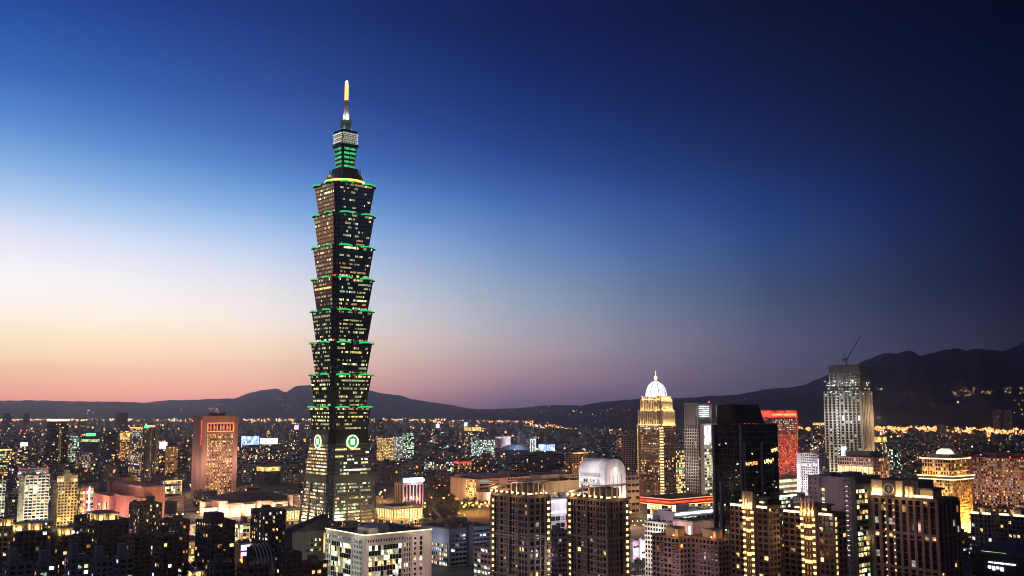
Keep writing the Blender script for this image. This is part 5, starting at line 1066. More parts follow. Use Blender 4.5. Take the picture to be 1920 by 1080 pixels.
    b = Bld('office_block', 'small block with dark roof plant between the teal glass block and the grey office', (1487, None, 1534), 935, 900); b.core(); b.fac('R', 3.4, 3.4, 1.2, 1.6, .05, 'wm'); b.fac('L', 3.4, 3.4, 1.2, 1.6, .1, 'wm wo'); b.roof(1, 2, wallm='dark'); wash(b, 'L', [b.d * .5], 16, b.h - 8, (1, .8, .7), 3500, 2); b.done('mauve')
    # brown tower with round emblem
    b = Bld('apartment_tower', 'brown ribbed apartment tower with a round emblem between gold lit roof columns', (1637, 1756, 1796), 936, 520)
    w, d, h = b.w, b.d, b.h
    b.core(); n = 9
    for face, U, n in (('L', d, 9), ('R', w, 5)):
        for k in range(int(h / 17) + 1):   # tall glass bays five storeys high, a low storey between them
            z1 = h - 1 - 17 * k; z0 = max(0, z1 - 17)
            b.fac(face, U / n, 3.4, .9, 1, .12, 'wy wm', 0, U, max(z0, z1 - 3.4), z1, proj=.5)
            if z1 - 3.4 - z0 > 3: b.fac(face, U / n, 3.4, .9, .16, .055, 'wy wm ww-', 0, U, z0, z1 - 3.4, proj=.5)
        b.fac(face, U / n, 17, 1.5, 1.2, 0, 'ww', 0, U, 0, h - 1, proj=.9, dark=False)
    for j in range(16):
        for u in (d * .66, d * .8): b.strip('L', u - .35, u + .35, h - 4 - j * 3.4, .8, 'wy', .9, .3, 'lamp')
    b.box('emblem_wall', -.5, 1, d * .62, d * .84, h - .5, h + 8.2, 'dark')
    def tor(r0, r1, x0, x1, n=28):
        mb = MB(); vs = []; fs = []
        for k in range(n):
            a = 2 * math.pi * k / n
            for r, x in ((r0, x0), (r1, x0), (r1, x1), (r0, x1)): vs.append((x, d * .73 + r * math.cos(a), h + 3.6 + r * math.sin(a)))
        for k in range(n):
            for j in range(4): fs.append((k * 4 + j, (k + 1) % n * 4 + j, (k + 1) % n * 4 + (j + 1) % 4, k * 4 + (j + 1) % 4))
        return mb.add(vs, fs)
    tor(2.5, 2.9, -.8, -.52).build('emblem', 'white', b.root); b.part('emblem', 'concrete', lambda mb: mb.prism([(-.8, d * .73 - 1, h + 3.2), (-.8, d * .73, h + 1.8), (-.8, d * .73 + 1, h + 3.2), (-.8, d * .73, h + 5.6)], [(-.52, d * .73 - 1, h + 3.2), (-.52, d * .73, h + 1.8), (-.52, d * .73 + 1, h + 3.2), (-.52, d * .73, h + 5.6)]))
    for u in (.38, .45, .55, .6, .86, .9, .95, .99): b.box('roof_column', -.4, .9, d * u - .8, d * u + .8, h, h + (8 if u > .5 else 5.5), 'cream'); b.box('uplight', -1.2, -.45, d * u - .6, d * u + .6, h + .1, h + .9, 'lamp_warm'); lamp(b.root, (-1.8, d * u, h + 1.6), (1, .66, .24), 520, .4)
    b.box('roof', .5, w - .5, .5, d - .5, h, h + .06, 'roof'); b.box('penthouse', 2, w * .8, d * .3, d * .97, h + .07, h + 8.5, 'dark'); b.box('pergola', .5, w * .6, d * .06, d * .3, h + 4, h + 5, 'dark'); b.box('rooftop_hut', 2, w * .5, d * .08, d * .28, h + .07, h + 3.9, 'tan')
    for a, e in ((.05, .2), (.22, .34)): b.strip('L', d * a, d * e, h + .2, 1.2, 'lamp_warm', .1, .5)
    lamp(b.root, (-2, d * .16, h + 3), (1, .75, .35), 500, .5); wash(b, 'L', [d * .25, d * .7], 26, h - 18, (1, .6, .5), 3200, 2); b.done('brown')
    # lower right apartment row
    random.seed(41)
    for k, (x0, xc, x1, y, lbl) in enumerate(((1820, 1858, 1872, 966, 'left block of the dark apartment row under a gold light line at the right edge'), (1874, 1920, 1938, 970, 'right block of the dark apartment row under a gold light line at the right edge'))):
        b = Bld('apartment_block', lbl, (x0, xc, x1), y, 760, 'apartment block', None); w, d, h = b.w, b.d, b.h
        b.core(); b.fac('L', 3.2, 3.2, 1, 1.1, .12, 'wy wm ww'); b.fac('R', 3.2, 3.2, 1, 1.1, .08, 'wm'); b.fac('L', 6, 60, .6, 1, 0, 'ww', proj=.7, dark=False); b.roof(1, 1, wallm='grey'); b.strip('L', 0, d * .42, h + .3, 1.4, 'lamp_warm', .3, .4); b.strip('L', d * .6, d, h + .3, 1.4, 'lamp_warm', .3, .4)
        b.part('roof_drum', 'cream', lambda mb: mb.lathe([(2.4, h + .06), (2.4, h + 4), (3.6, h + 4.3), (3.6, h + 5)], 12, 4, d * .5)); lamp(b.root, (-.5, d * .5, h + 3), GOLD, 400, .4); b.done('grey')
    b = Bld('station_hall', 'low black roofed hall with a thin green light line and white sign, lower right corner', (1822, 1925, 1990), 1042, 600)
    w, d, h = b.w, b.d, b.h
    b.core(0, h - 1); b.part('roof', 'dark', lambda mb: mb.prism([(-2, -2, h - 1), (w, -2, h - 1), (w, d + 2, h - 1), (-2, d + 2, h - 1)], [(6, 4, h + 3), (w, 4, h + 3), (w, d - 4, h + 3), (6, d - 4, h + 3)]))
    b.strip('L', d * .35, d * .8, h + .1, .25, 'panel_lime', 1.4, .2)
    for k in range(5): b.strip('L', d * (.2 + .1 * k), d * (.285 + .1 * k), h - 6.4, .9, 'screen_white', .6, .3, 'light_strip')
    b.part('sign', 'screen_white', lambda mb: [b.fb(mb, 'L', d * (.42 + .075 * k), d * (.475 + .075 * k), .5, .8, h - 10.4 + (k % 2) * .8, h - 8) for k in range(4)])
    b.fac('L', 5, 8, .5, 2, .1, 'ww wy', 0, d, h - 22, h - 12); b.done('black')

left_side(); middle(); right_side()

# ------------------------------------------------------------------ lit signs and special blocks out on the plain
def plain_block(name, label, x0, x1, y0, D, wallm='grey', panel=None, pm='screen_white', lit=.2, pal='wm wy ww', top=None, h=None, cat='building'):
    """panel = (top py, bottom py) of a lit sign panel on the street face"""
    b = Bld(name, label, (x0, None, x1), y0, D, cat, depth=None)
    b.core(); b.fac('R', 3.6, 3.5, .6, 1.2, lit, pal); b.fac('L', 3.6, 3.5, .6, 1.2, lit, pal); b.roof(1, 1)
    if panel:
        z1, z0 = b.z(panel[0]), b.z(panel[1])
        b.strip('R', .5, b.w - .5, z0, z1 - z0, pm, .5, .5, 'sign'); b.strip('L', .5, b.d - .5, z0, z1 - z0, pm, .5, .5, 'sign')
    if top: b.box('sign', b.w * .2, b.w * .8, -.2, .5, b.h + 1.15, b.h + top, pm)
    b.done(wallm); return b
random.seed(77)
pb = plain_block
pb('office_block', 'block with a large blue white lit screen right of the salmon pink tower', 453, 486, 817, 2450, 'grey', (818, 834), 'screen_blue')
pb('office_block', 'block with a wide white lit screen under a yellow sign, left of the skyscraper coins', 488, 521, 821, 2500, 'grey', (822, 833), 'screen_white')
pb('shop_block', 'small block with a yellow lit sign rising behind the two white screens', 494, 508, 815, 2700, 'brown', None, 'panel_gold', top=9)
pb('shop_block', 'far block with a bright pink sign just left of the skyscraper', 543, 562, 806, 3300, 'brown', None, 'lamp_pink', top=14)
pb('office_block', 'slim block with green lit window columns beside the dark yellow banded tower', 133, 149, 817, 2300, 'grey', None, lit=.75, pal='wc wc- wg')
g = Bld('round_office', 'round block with a lime window band under a green glowing top', (153, None, 187), 818, 2350); rr = min(g.w, g.d) * .62
g.part('wall', 'bluegrey', lambda mb: mb.lathe([(rr, 0), (rr, g.h)], 28, g.w / 2, g.d / 2)); g.part('window_band', 'panel_lime', lambda mb: mb.lathe([(rr + .3, g.h - 13), (rr + .3, g.h - 7)], 28, g.w / 2, g.d / 2)); g.part('roof_sign', 'lamp_green', lambda mb: mb.lathe([(rr * .55, g.h), (rr * .55, g.h + 6)], 20, g.w / 2, g.d / 2)); g.part('glass_drum', 'bluegrey', lambda mb: mb.lathe([(rr + .2, 0), (rr + .2, g.h - 20)], 28, g.w / 2, g.d / 2))
pb('office_block', 'dark slab with one amber lit corner right of the round green topped block', 196, 220, 808, 2500, 'dark', None, lit=.03)
pb('shop_block', 'block lit orange and gold left of the cream panelled tower', 226, 245, 808, 2600, 'tan', (812, 824), 'panel_gold', .6, 'wo wm')
pb('apartment_block', 'rounded looking amber window block between the cream panelled tower and the salmon tower', 311, 334, 838, 1900, 'tan', None, lit=.85, pal='wm wm- wo-')
pb('apartment_block', 'dark slender block beside the amber window block', 334, 352, 842, 1950, 'dark', None, lit=.06)
pb('shop_block', 'small block with a violet white sign left of the amber window block', 300, 314, 826, 2300, 'grey', (829, 842), 'lamp_violet')
pb('shop_block', 'low pink brown window block behind the stepped mall', 142, 174, 849, 1950, 'pink', None, lit=.5, pal='ww- wm-')
pb('shop_block', 'low block with a white glowing roof sign behind the dark yellow banded tower', 28, 56, 838, 2100, 'grey', None, 'screen_white', top=9)
pb('office_block', 'block with vertical orange light fins left of the skyscraper base', 482, 526, 875, 1800, 'dark', (876, 884), 'panel_gold', .04)
pb('apartment_block', 'low orange brown block at the foot of the salmon pink tower', 444, 489, 916, 1440, 'rust', None, lit=.25, pal='wm wo')
pb('office_block', 'block with a row of amber lit windows right of the skyscraper coins', 707, 737, 821, 2350, 'tan', None, lit=.95, pal='wm wy')
pb('office_block', 'white lit slab beside the amber windowed block right of the skyscraper', 737, 756, 819, 2380, 'white', None, lit=.8, pal='ww ww- wg-')
pb('office_block', 'block with teal lit windows behind the white lit slab', 755, 776, 812, 2500, 'grey', None, lit=.6, pal='wc wg')
pb('apartment_block', 'pale tall far slab just right of the skyscraper', 700, 721, 787, 3800, 'mauve', None, lit=.05)
pb('shop_block', 'far block with a gold lit cornice and end wall', 871, 902, 801, 3200, 'tan', (801, 808), 'panel_gold')
pb('shop_block', 'far block with a pink glowing rooftop sign over the plain', 808, 826, 803, 3500, 'grey', None, 'lamp_pink', top=14)
pb('shop_block', 'far block with a lilac glowing rooftop sign over the plain', 862, 878, 800, 3600, 'grey', None, 'screen_white', top=14)
pb('office_block', 'pale block with rows of cool windows above the park', 796, 850, 867, 1950, 'mauve', None, lit=.6, pal='wc ww wm')
pb('office_block', 'rose lit block with a red roof line above the park', 846, 884, 866, 2000, 'pink', (866, 869), 'panel_red', .3, 'wm wo')
pb('apartment_block', 'orange brown block right of the rose lit block', 886, 920, 862, 2050, 'rust', None, lit=.1, pal='wm wo')
pb('office_block', 'long white windowed slab in front of the blue dome', 884, 928, 825, 2700, 'mauve', None, lit=.7, pal='ww wc')
g = Bld('arena', 'low arena with a shallow blue roof on the plain', (938, None, 992), 838, 2650); rr = g.w * .75
g.part('wall', 'grey', lambda mb: mb.lathe([(rr, 0), (rr, g.h - 8)], 32, g.w / 2, g.d / 2)); g.part('roof', 'bluegrey', lambda mb: mb.lathe([(rr + 2, g.h - 8), (rr * .9, g.h - 4), (rr * .5, g.h + 3), (2, g.h + 6)], 32, g.w / 2, g.d / 2)); lamp(g.root, (g.w / 2 - 20, g.d / 2 - 40, g.h + 25), (.5, .7, 1), 60000, 4)
g = Bld('round_hall', 'pale cylindrical hall with a bright rim behind the blue arena roof', (929, None, 958), 818, 3100); rr = g.w * .7
g.part('wall', 'white', lambda mb: mb.lathe([(rr, 0), (rr, g.h)], 28, g.w / 2, g.d / 2)); g.part('light_rim', 'panel_pink', lambda mb: mb.lathe([(rr + .5, g.h - 6), (rr + .5, g.h - 3)], 28, g.w / 2, g.d / 2)); wash(g, 'R', [g.w / 2], 40, g.h * .6, (.9, .85, 1), 60000, 4)
g = pb('exhibition_hall', 'white lit hall front with blue arches right of the arena', 984, 1004, 822, 2900, 'white', None, lit=.1); [g.strip('R', g.w * (.1 + .3 * k), g.w * (.16 + .3 * k), 4, g.h - 6, 'screen_white', .5) for k in range(4)]; g.strip('R', g.w * .1, g.w, g.h - 4, 2.5, 'screen_white', .5)
pb('shop_block', 'low block glowing pale blue right of the arched hall front', 1010, 1040, 833, 2700, 'white', (834, 845), 'screen_blue')
pb('shop_block', 'far block with a blazing white and red roof sign near the highway lights', 994, 1010, 801, 3900, 'grey', None, 'screen_white', top=8)
pb('apartment_block', 'orange lit far block between the domed tower and the near hills', 1158, 1176, 812, 2700, 'rust', None, lit=.3, pal='wo wm')
pb('office_block', 'lit yellow roofed block left of the unfinished tower', 1524, 1547, 793, 3100, 'dark', (793, 797), 'panel_gold', .2)
pb('office_block', 'block with green lit windows right of the unfinished tower', 1664, 1690, 843, 2000, 'dark', None, lit=.35, pal='wg wc')
pb('shop_block', 'low block with a yellow glowing front right of the unfinished tower', 1636, 1662, 818, 2700, 'tan', (820, 829), 'panel_gold')
pb('twin_block', 'left slab of a far pair of dark towers under the right hills', 1861, 1877, 770, 4600, 'mauve', None, lit=.02)
pb('twin_block', 'right slab of a far pair of dark towers under the right hills', 1880, 1897, 770, 4600, 'mauve', None, lit=.02)
for a, c, q in ((45, 63, 'left'), (83, 96, 'right')): pb('apartment_block', q + ' block of a hazy far pair near the left horizon', a - 40, c - 40, 775, 5200, 'mauve', None, lit=.03)
pb('apartment_block', 'hazy far slab on the skyline left of the salmon pink tower', 218, 240, 774, 4800, 'mauve', None, lit=.03)

# ------------------------------------------------------------------ the city on the plain
random.seed(5)
HEROES = [(px_of(o.matrix_basis @ Vector((0, 0, 12)))[1], o) for o in COL.objects if o.get('label')]
ROOTS = []
for gx0, gx1, gy0, gy1 in FOOT:
    xs = []; 
    for gx in (gx0, gx1):
        for gy in (gy0, gy1): xs.append((gx * CA - gy * SA, gx * SA + gy * CA))
    pxs = [px_of(Vector((x, max(y, 50), 20)))[0] for x, y in xs]; yy = min(p[1] for p in xs); ROOTS.append((min(pxs), max(pxs), yy, px_of(Vector((0, yy, 14)))[1]))
OPEN = ((785, 940, 1000, 1840), (330, 562, 850, 1300), (165, 330, 850, 1235), (1170, 1232, 790, 1310))   # park, squares and wide streets
def in_park(x, y):
    p = px_of(Vector((x, y, 0)))[0]; return any(a < p < c and e < y < g for a, c, e, g in OPEN)
def blocked(gx0, gx1, gy0, gy1):
    return any(gx0 < f[1] and gx1 > f[0] and gy0 < f[3] and gy1 > f[2] for f in FOOT)
def generic(mb, w, d, h, tint, x=0, y=0, r=random):
    mb.box(x, x + w, y, y + d, 0, h, 0, tint)
    k = r.random()
    if k < .55 and w > 9: a = w * r.uniform(.25, .5); c = d * r.uniform(.25, .5); ox = x + r.uniform(.5, w - a - .5); oy = y + r.uniform(.5, d - c - .5); mb.box(ox, ox + a, oy, oy + c, h + .003, h + r.uniform(2.5, 5.5), 1, tint)
    if k > .35 and w > 9: mb.box(x + w * .08, x + w * .08 + 2.4, y + d * .1, y + d * .1 + 2.4, h + .003, h + r.uniform(1.5, 3), 1, tint)
    if k > .7: mb.box(x + w * .1, x + w * .55, y + .5, y + d * .9, h + .004, h + 3.3, 0, tint)
ADJ = [(.2, 'dark grey'), (.42, 'brown grey'), (.66, 'dull mauve grey'), (.85, 'pale grey'), (1.01, 'light stone')]
LAND = [(-60, 60, 'at the far left edge'), (60, 135, 'around the dark yellow banded tower'), (135, 240, 'left of the cream panelled tower'), (240, 365, 'between the cream and salmon towers'), (365, 450, 'around the salmon pink tower'), (450, 560, 'between the salmon tower and skyscraper'), (560, 700, 'behind the skyscraper'), (700, 800, 'just right of the skyscraper'), (800, 920, 'beyond the dark park'), (920, 1060, 'beyond the long civic building'), (1060, 1195, 'left of the domed tower'), (1195, 1300, 'around the domed tower'), (1300, 1460, 'around the black tower'), (1460, 1545, 'left of the unfinished tower'), (1545, 1660, 'around the unfinished tower'), (1660, 1730, 'right of the unfinished tower'), (1730, 1830, 'behind the orange tiered tower'), (1830, 2000, 'at the far right edge')]
count = 0; tries = 0
while count < 295 and tries < 20000:
    tries += 1
    px = random.uniform(-30, 1950); D = random.choice((random.uniform(900, 1500), random.uniform(1400, 2900), random.uniform(1800, 3000)))
    x = ray(px, 800).x / ray(px, 800).y * D; gx, gy = grid(x, D)
    gx = round(gx / 7) * 7; gy = round(gy / 7) * 7
    w = random.uniform(14, 34); d = random.uniform(12, 26); h = random.choice((random.uniform(12, 24), random.uniform(15, 32), random.uniform(24, 46)))
    if D < 1500: h = min(h, 24)
    tall = h > 30
    if blocked(gx - 2, gx + w + 2, gy - 2, gy + d + 2) or in_park(x, D): continue
    top = px_of(Vector((x, D, h)))[1]; p0 = px - 26; p1 = px + 26
    if any(r[0] < p1 and r[1] > p0 and r[2] > D - 10 and top < r[3] for r in ROOTS): continue
    t = random.random(); mb = MB(); generic(mb, w, d, h, t)
    busy = random.random() < .22; o = mb.build('city_block', ['city_wall_busy' if busy else 'city_wall', 'roof'])
    o.location = (gx * CA - gy * SA, gx * SA + gy * CA, 0); o.rotation_euler[2] = YAW
    pc = px_of(o.location + Vector((0, 0, h)))[0]
    adj = next(a for q, a in ADJ if t < q); land = next((l for a, c, l in LAND if a <= pc < c), 'on the plain')
    shape = 'tall' if h > 30 else ('wide low' if w > 26 else ('small' if w < 20 and h < 20 else 'medium'))
    ring_ = 'near' if D < 1500 else ('middling' if D < 2100 else 'distant')
    tag(o, f"{ring_} {shape} {adj} block {'full of lit windows ' if busy else ''}{land}", 'city block', 'city blocks on the plain')
    FOOT.append((gx - 1, gx + w + 1, gy - 1, gy + d + 1)); count += 1
like = {}
for o in COL.objects:
    if o.get('group') == 'city blocks on the plain': like.setdefault(o['label'], []).append(o)
for l, os_ in like.items():
    os_.sort(key=lambda o: px_of(o.location)[0]); n = len(os_)
    names_ = ['leftmost', 'rightmost'] if n == 2 else ['leftmost'] + (['central'] if n == 3 else ['second', 'third', 'fourth', 'fifth', 'sixth', 'seventh'][:n - 2]) + ['rightmost']
    if n > 1:
        for o, w_ in zip(os_, names_): o['label'] = f"{w_} {l}"
# the rest of the city reads as one mass
mb = MB(); n = 0
for i in range(60000):
    if n > 9000: break
    px = random.uniform(-60, 1980); py = random.uniform(781, 905) if random.random() < .5 else random.uniform(780, 840); D = min(gY(py), 9800)
    if px > 1040 and D > 4700 + random.uniform(-300, 300): D = random.uniform(1700, 4700)
    x = ray(px, 800).x / ray(px, 800).y * D; gx, gy = grid(x, D)
    w = random.uniform(12, 36); d = random.uniform(12, 28); h = random.choice((random.uniform(9, 20), random.uniform(12, 26), random.uniform(14, 38)))
    if random.random() < .03: h = random.uniform(40, 62)
    if D < 1600 and not (D > 1000): continue
    if D < 2600: h = min(h, 28)
    if in_park(x, D): continue
    if D < 3200 and blocked(gx - 2, gx + w + 2, gy - 2, gy + d + 2): continue
    top = px_of(Vector((x, D, h)))[1]
    if D < 5300 and any(r[0] < px + 16 and r[1] > px - 16 and r[2] > D - 10 and top < r[3] for r in ROOTS): continue
    generic(mb, w, d, h, random.random(), gx, gy); n += 1
o = mb.build('city_mass', ['city_wall_far', 'roof']); o.rotation_euler[2] = YAW; tag(o, 'mass of small dark buildings with lit windows covering the far plain', 'city', kind='stuff')

# lights of the far city: street lamps, shop signs and roof beacons
def lights():
    cols = [('city_light_amber', (1, .36, .08), 2.1), ('city_light_warm', (1, .62, .28), 1.8), ('city_light_white', (.95, 1, .95), 1.8), ('city_light_red', (1, .08, .05), 3), ('city_light_green', (.2, 1, .5), 2), ('city_light_blue', (.35, .5, 1), 2.4), ('city_light_pink', (1, .35, .6), 2.4)]
    for nm, c, st in cols: glow(nm, c, st, nm in ('city_light_amber', 'city_light_warm'))
    bms = {nm: MB() for nm, _, _ in cols}
    def dot(x, y, z, r, nm, fl=1):
        bms[nm].add([(x - r, y, z), (x, y - r, z), (x + r, y, z), (x, y + r, z), (x, y, z - r * fl), (x, y, z + r * fl)], [(0, 1, 5), (1, 2, 5), (2, 3, 5), (3, 0, 5), (1, 0, 4), (2, 1, 4), (3, 2, 4), (0, 3, 4)])
    names = [c[0] for c in cols]
    def at(px, py, D=None, z=14):
        if D is None: D = (H - z) / max(.004, -ray(px, py).z / ray(px, py).y); D = min(D, 9600)
        q = ray(px, py); return q.x / q.y * D, D
    # scattered over the plain
    for i in range(2900):
        px = random.uniform(0, 1920); py = 776 + 110 * random.random() ** 1.8
        z = random.uniform(14, 32); x, D = at(px, py, None, z)
        if px > 1050 and D > 5200: continue
        if in_park(x, D) or D < 1500: continue
        nm = random.choices(names, (34, 34, 14, 7, 4, 3, 4))[0]
        dot(x, D, z, D * random.choice((.0004, .0005, .0006, .0007, .0009, .0012)), nm)
    # rows of amber street lamps along the highways
    def row(x0, y0, x1, y1, n, j=.8, r=.0006, z=22, mix=(8, 3, .4, .3, 0, 0, 0)):
        for i in range(n * 2):
            t = random.random(); px = x0 + (x1 - x0) * t; py = y0 + (y1 - y0) * t + random.gauss(0, j)
            x, D = at(px, py, None, z); dot(x, D, z, D * r * random.uniform(.5, 1.5), random.choices(names, mix)[0])
    row(695, 779, 800, 784, 60); row(730, 786, 1060, 791, 110, 1.5, .0006); row(850, 779, 1050, 779.5, 110, .8); row(815, 792, 1060, 790, 60, 1.5, .0005); row(985, 797, 1200, 806, 70, 2.5, .0007); row(1050, 797, 1130, 800, 26, 3, .0006)
    row(28, 779, 160, 777, 60, 1.2, .0007); row(0, 783, 250, 779, 40, 3); row(240, 782, 580, 778, 50, 4, .0005, 12, (5, 5, 1, 1, 0, 0, 0)); row(1490, 798, 1550, 808, 26, 2.5, .001, 34); row(1640, 803, 1920, 808, 190, 2.5, .0011, 36); row(1640, 814, 1920, 820, 60, 5, .0008, 30, (4, 4, 2, 2, .4, .3, .2)); row(1270, 808, 1300, 816, 16, 3, .0008)
    row(1130, 806, 1200, 812, 20, 3, .0008)
    # street lamps in lines along the streets of the grid
    for k in range(24):
        lx = random.random() < .6; c = random.uniform(-1200, 5200) if lx else random.uniform(1500, 6500)
        for i in range(150):
            q = random.uniform(0, 10) + 32 * i; gx, gy = (q, c) if not lx else (c, q + 900)
            if not lx: gx -= 2400
            x, y = gx * CA - gy * SA, gx * SA + gy * CA
            if y < 1650 or y > 7500 or abs(x) > y * .53 or (x > y * .06 and y > 4600) or in_park(x, y): continue
            dot(x, y, random.choice((10, 12, 16)), y * random.uniform(.0004, .0008), 'city_light_amber' if random.random() < .8 else 'city_light_warm')
    for nm in names:
        if bms[nm].v: tag(bms[nm].build(nm.replace('city_light_', '') + '_city_lights', nm), f"{dict(zip(names, ('amber', 'warm yellow', 'white', 'red', 'green', 'blue', 'pink')))[nm]} points of light scattered over the far plain", 'city lights', kind='stuff')
lights()
# lights of houses and roads up on the hills: dropped onto the slopes
bpy.context.view_layer.update()
dg = bpy.context.evaluated_depsgraph_get()
hl = {'city_light_amber': MB(), 'city_light_white': MB(), 'city_light_warm': MB()}
def hill_light(px, py, r, nm):
    d = ray(px, py).normalized(); best = None
    for nme in ('near_hills', 'low_hills', 'back_hills', 'far_hills'):
        ok, loc, no, idx = bpy.data.objects[nme].ray_cast(Vector((0, 0, H)), d)
        if ok and (best is None or loc.y < best.y): best = loc
    if best is None: return
    c = best - d * 12 + Vector((0, 0, 3)); q = c.y * r
    hl[nm].add([(c.x - q, c.y, c.z), (c.x, c.y - q, c.z), (c.x + q, c.y, c.z), (c.x, c.y + q, c.z), (c.x, c.y, c.z - q), (c.x, c.y, c.z + q)], [(0, 1, 5), (1, 2, 5), (2, 3, 5), (3, 0, 5), (1, 0, 4), (2, 1, 4), (3, 2, 4), (0, 3, 4)])
HN = list(hl)
for x0, x1, y0, y1, n, r in ((125, 145, 755, 758, 6, .0003), (270, 312, 753, 760, 9, .0004), (160, 180, 770, 776, 4, .0006), (20, 240, 762, 772, 10, .0003), (370, 410, 766, 772, 14, .0004), (320, 560, 758, 774, 34, .0003), (505, 540, 742, 750, 7, .00035), (700, 790, 748, 772, 14, .0003), (560, 580, 765, 770, 4, .0003), (860, 1090, 762, 774, 40, .00035), (1065, 1090, 772, 780, 5, .0005), (1110, 1190, 765, 792, 20, .0004), (1215, 1230, 757, 762, 4, .0003), (1340, 1400, 748, 756, 3, .0004), (1445, 1505, 730, 742, 5, .0004), (1635, 1662, 728, 732, 6, .0005), (1690, 1712, 738, 742, 3, .0004), (1785, 1830, 728, 744, 22, .0005), (1840, 1872, 733, 739, 8, .0005), (1880, 1920, 722, 738, 10, .00055), (1795, 1812, 753, 756, 2, .0007), (1900, 1920, 744, 780, 6, .0005), (1690, 1705, 700, 720, 3, .0003)):
    for i in range(n): hill_light(random.uniform(x0, x1), random.uniform(y0, y1), r * random.uniform(.6, 1.3), random.choices(HN, (5, 2, 4))[0])
for nm in HN: tag(hl[nm].build('hill_lights', nm), f"scattered {nm[11:]} house and road lights on the dark hill slopes", 'hill lights', kind='stuff')

# far masts and blocks on the hill crests
for px, py, w_, hh in ((1411, 737, 4, 26), (1417, 735, 4, 24), (1427, 731, 1, 34)):
    d = ray(px, py + 4); q = P(px, py + 4, 9300); o = MB().box(-w_ * 4, w_ * 4, -6, 6, -40, hh).box(-w_ * 2, w_ * 2, -3, 3, hh + .01, hh + 4).build('hilltop_block' if w_ > 1 else 'hilltop_mast', 'dark'); o.location = q
    tag(o, {1411: 'left of two small dark blocks on the ridge right of the domed tower', 1417: 'right of two small dark blocks on the ridge right of the domed tower', 1427: 'thin mast on the ridge right of two small blocks'}[px], 'building' if w_ > 1 else 'mast')

# ------------------------------------------------------------------ park: trees and orange lamps
random.seed(9)
tag(MB().add([tuple(Vector((x, y, .08))) for x, y in ((ray(780, 900).x / ray(780, 900).y * 1200, 1200), (ray(925, 900).x / ray(925, 900).y * 1200, 1200), (ray(925, 900).x / ray(925, 900).y * 1840, 1840), (ray(780, 900).x / ray(780, 900).y * 1840, 1840))], [(0, 1, 2, 3)]).build('park_lawn', 'grass'), kind='structure')
def tree_meshes(seed):
    r = random.Random(seed); t = MB(); t.bar((0, 0, 0), (.1, 0, 3.2), .3, 7, .2)
    for k in range(5): a = k * 1.3; t.bar((.1, 0, 2.6 + k * .2), (1.9 * math.cos(a), 1.9 * math.sin(a), 5 + k * .3), .13, 5, .05)
    c = MB(); cl = [(r.uniform(-2.2, 2.2), r.uniform(-2.2, 2.2), r.uniform(4, 7.5), r.uniform(1.2, 2)) for _ in range(9)]
    for i in range(620):
        x, y, z, q = r.choice(cl); v = Vector((r.gauss(0, 1), r.gauss(0, 1), r.gauss(0, .8))).normalized() * q * r.uniform(.55, 1.08); p = Vector((x, y, z)) + v
        a = Vector((r.gauss(0, 1), r.gauss(0, 1), r.gauss(0, 1))).normalized() * .33; e = a.cross(Vector((r.gauss(0, 1), r.gauss(0, 1), r.gauss(0, 1)))).normalized() * .2
        c.add([p - a, p + e, p + a, p - e], [(0, 1, 2, 3)])
    return t.mesh('trunk', 'bark'), c.mesh('crown', 'leaf')
TM = [tree_meshes(k) for k in range(4)]
def tree(x, y, s, label, group):
    o = tag(empty('tree', (x, y, 0), random.uniform(0, 6.3)), label, 'tree', group); o.scale = (s, s, s * random.uniform(.9, 1.25)); t, c = random.choice(TM); put('trunk', t, o); put('crown', c, o)
k = 0
while k < 150:
    px = random.uniform(790, 924); D = random.uniform(1200, 1800)
    if px > 858 and D < 1340: continue
    x = ray(px, 900).x / ray(px, 900).y * D; gx, gy = grid(x, D)
    if blocked(gx - 2, gx + 2, gy - 2, gy + 2): continue
    tree(x, D, random.uniform(.9, 1.6), 'dark leafy tree among the orange lamps of the park', 'trees in the park'); k += 1
for k in range(16):
    px = random.uniform(1178, 1224); D = random.uniform(835, 880); x = ray(px, 900).x / ray(px, 900).y * D; tree(x, D, random.uniform(.8, 1.1), 'small dark tree along the white fence by the violet store', 'trees by the white fence')
for k in range(14):
    px = random.uniform(345, 372); D = random.uniform(800, 850); x = ray(px, 900).x / ray(px, 900).y * D; tree(x, D, random.uniform(.8, 1.1), 'dark street tree below the green white canopy', 'trees below the canopy')
def street_lamp(px, py, label, group, c='lamp_orange', col=(1, .38, .08), power=2500, hgt=9, r=1.1):
    D = gY(py + 4); x = ray(px, py).x / ray(px, py).y * D
    o = tag(empty('street_lamp', (x, D, 0)), label, 'street lamp', group)
    MB().bar((0, 0, 0), (0, 0, hgt), .16, 6, .09).bar((0, 0, hgt), (0, -.9, hgt + .4), .08, 5).build('pole', 'darksteel', o)
    MB().lathe([(.15, hgt - r * .7), (r * .8, hgt - r * .4), (r, hgt + .1), (r * .7, hgt + r * .6), (.1, hgt + r * .8)], 10, 0, -.9).build('lamp_head', c, o)
    if power: lamp(o, (0, -2.6, hgt - .5), col, power, .8, 'lamp_light')
for px, py, r in ((813.5, 918, .9), (819, 922, 1.3), (824, 916, 1.4), (834, 917, 1.1), (851, 914, 1.7), (809, 941, 1.5), (832, 942, 1.8), (842, 936, 1.2), (857, 944, 2.1), (796, 960, 1.4)):
    street_lamp(px, py, 'orange glowing lamp standing among the dark park trees', 'orange lamps in the park', r=r, power=1600 * r)
for px, py in ((866, 953), (873, 957), (880, 954), (887, 958), (894, 953), (902, 956), (910, 953), (914, 959), (870, 961), (899, 961)):
    street_lamp(px, py, 'bright orange lamp on the forecourt of the salmon civic building', 'lamps on the civic forecourt', 'lamp_orange', (1, .36, .07), 20000, 10, 1.7)
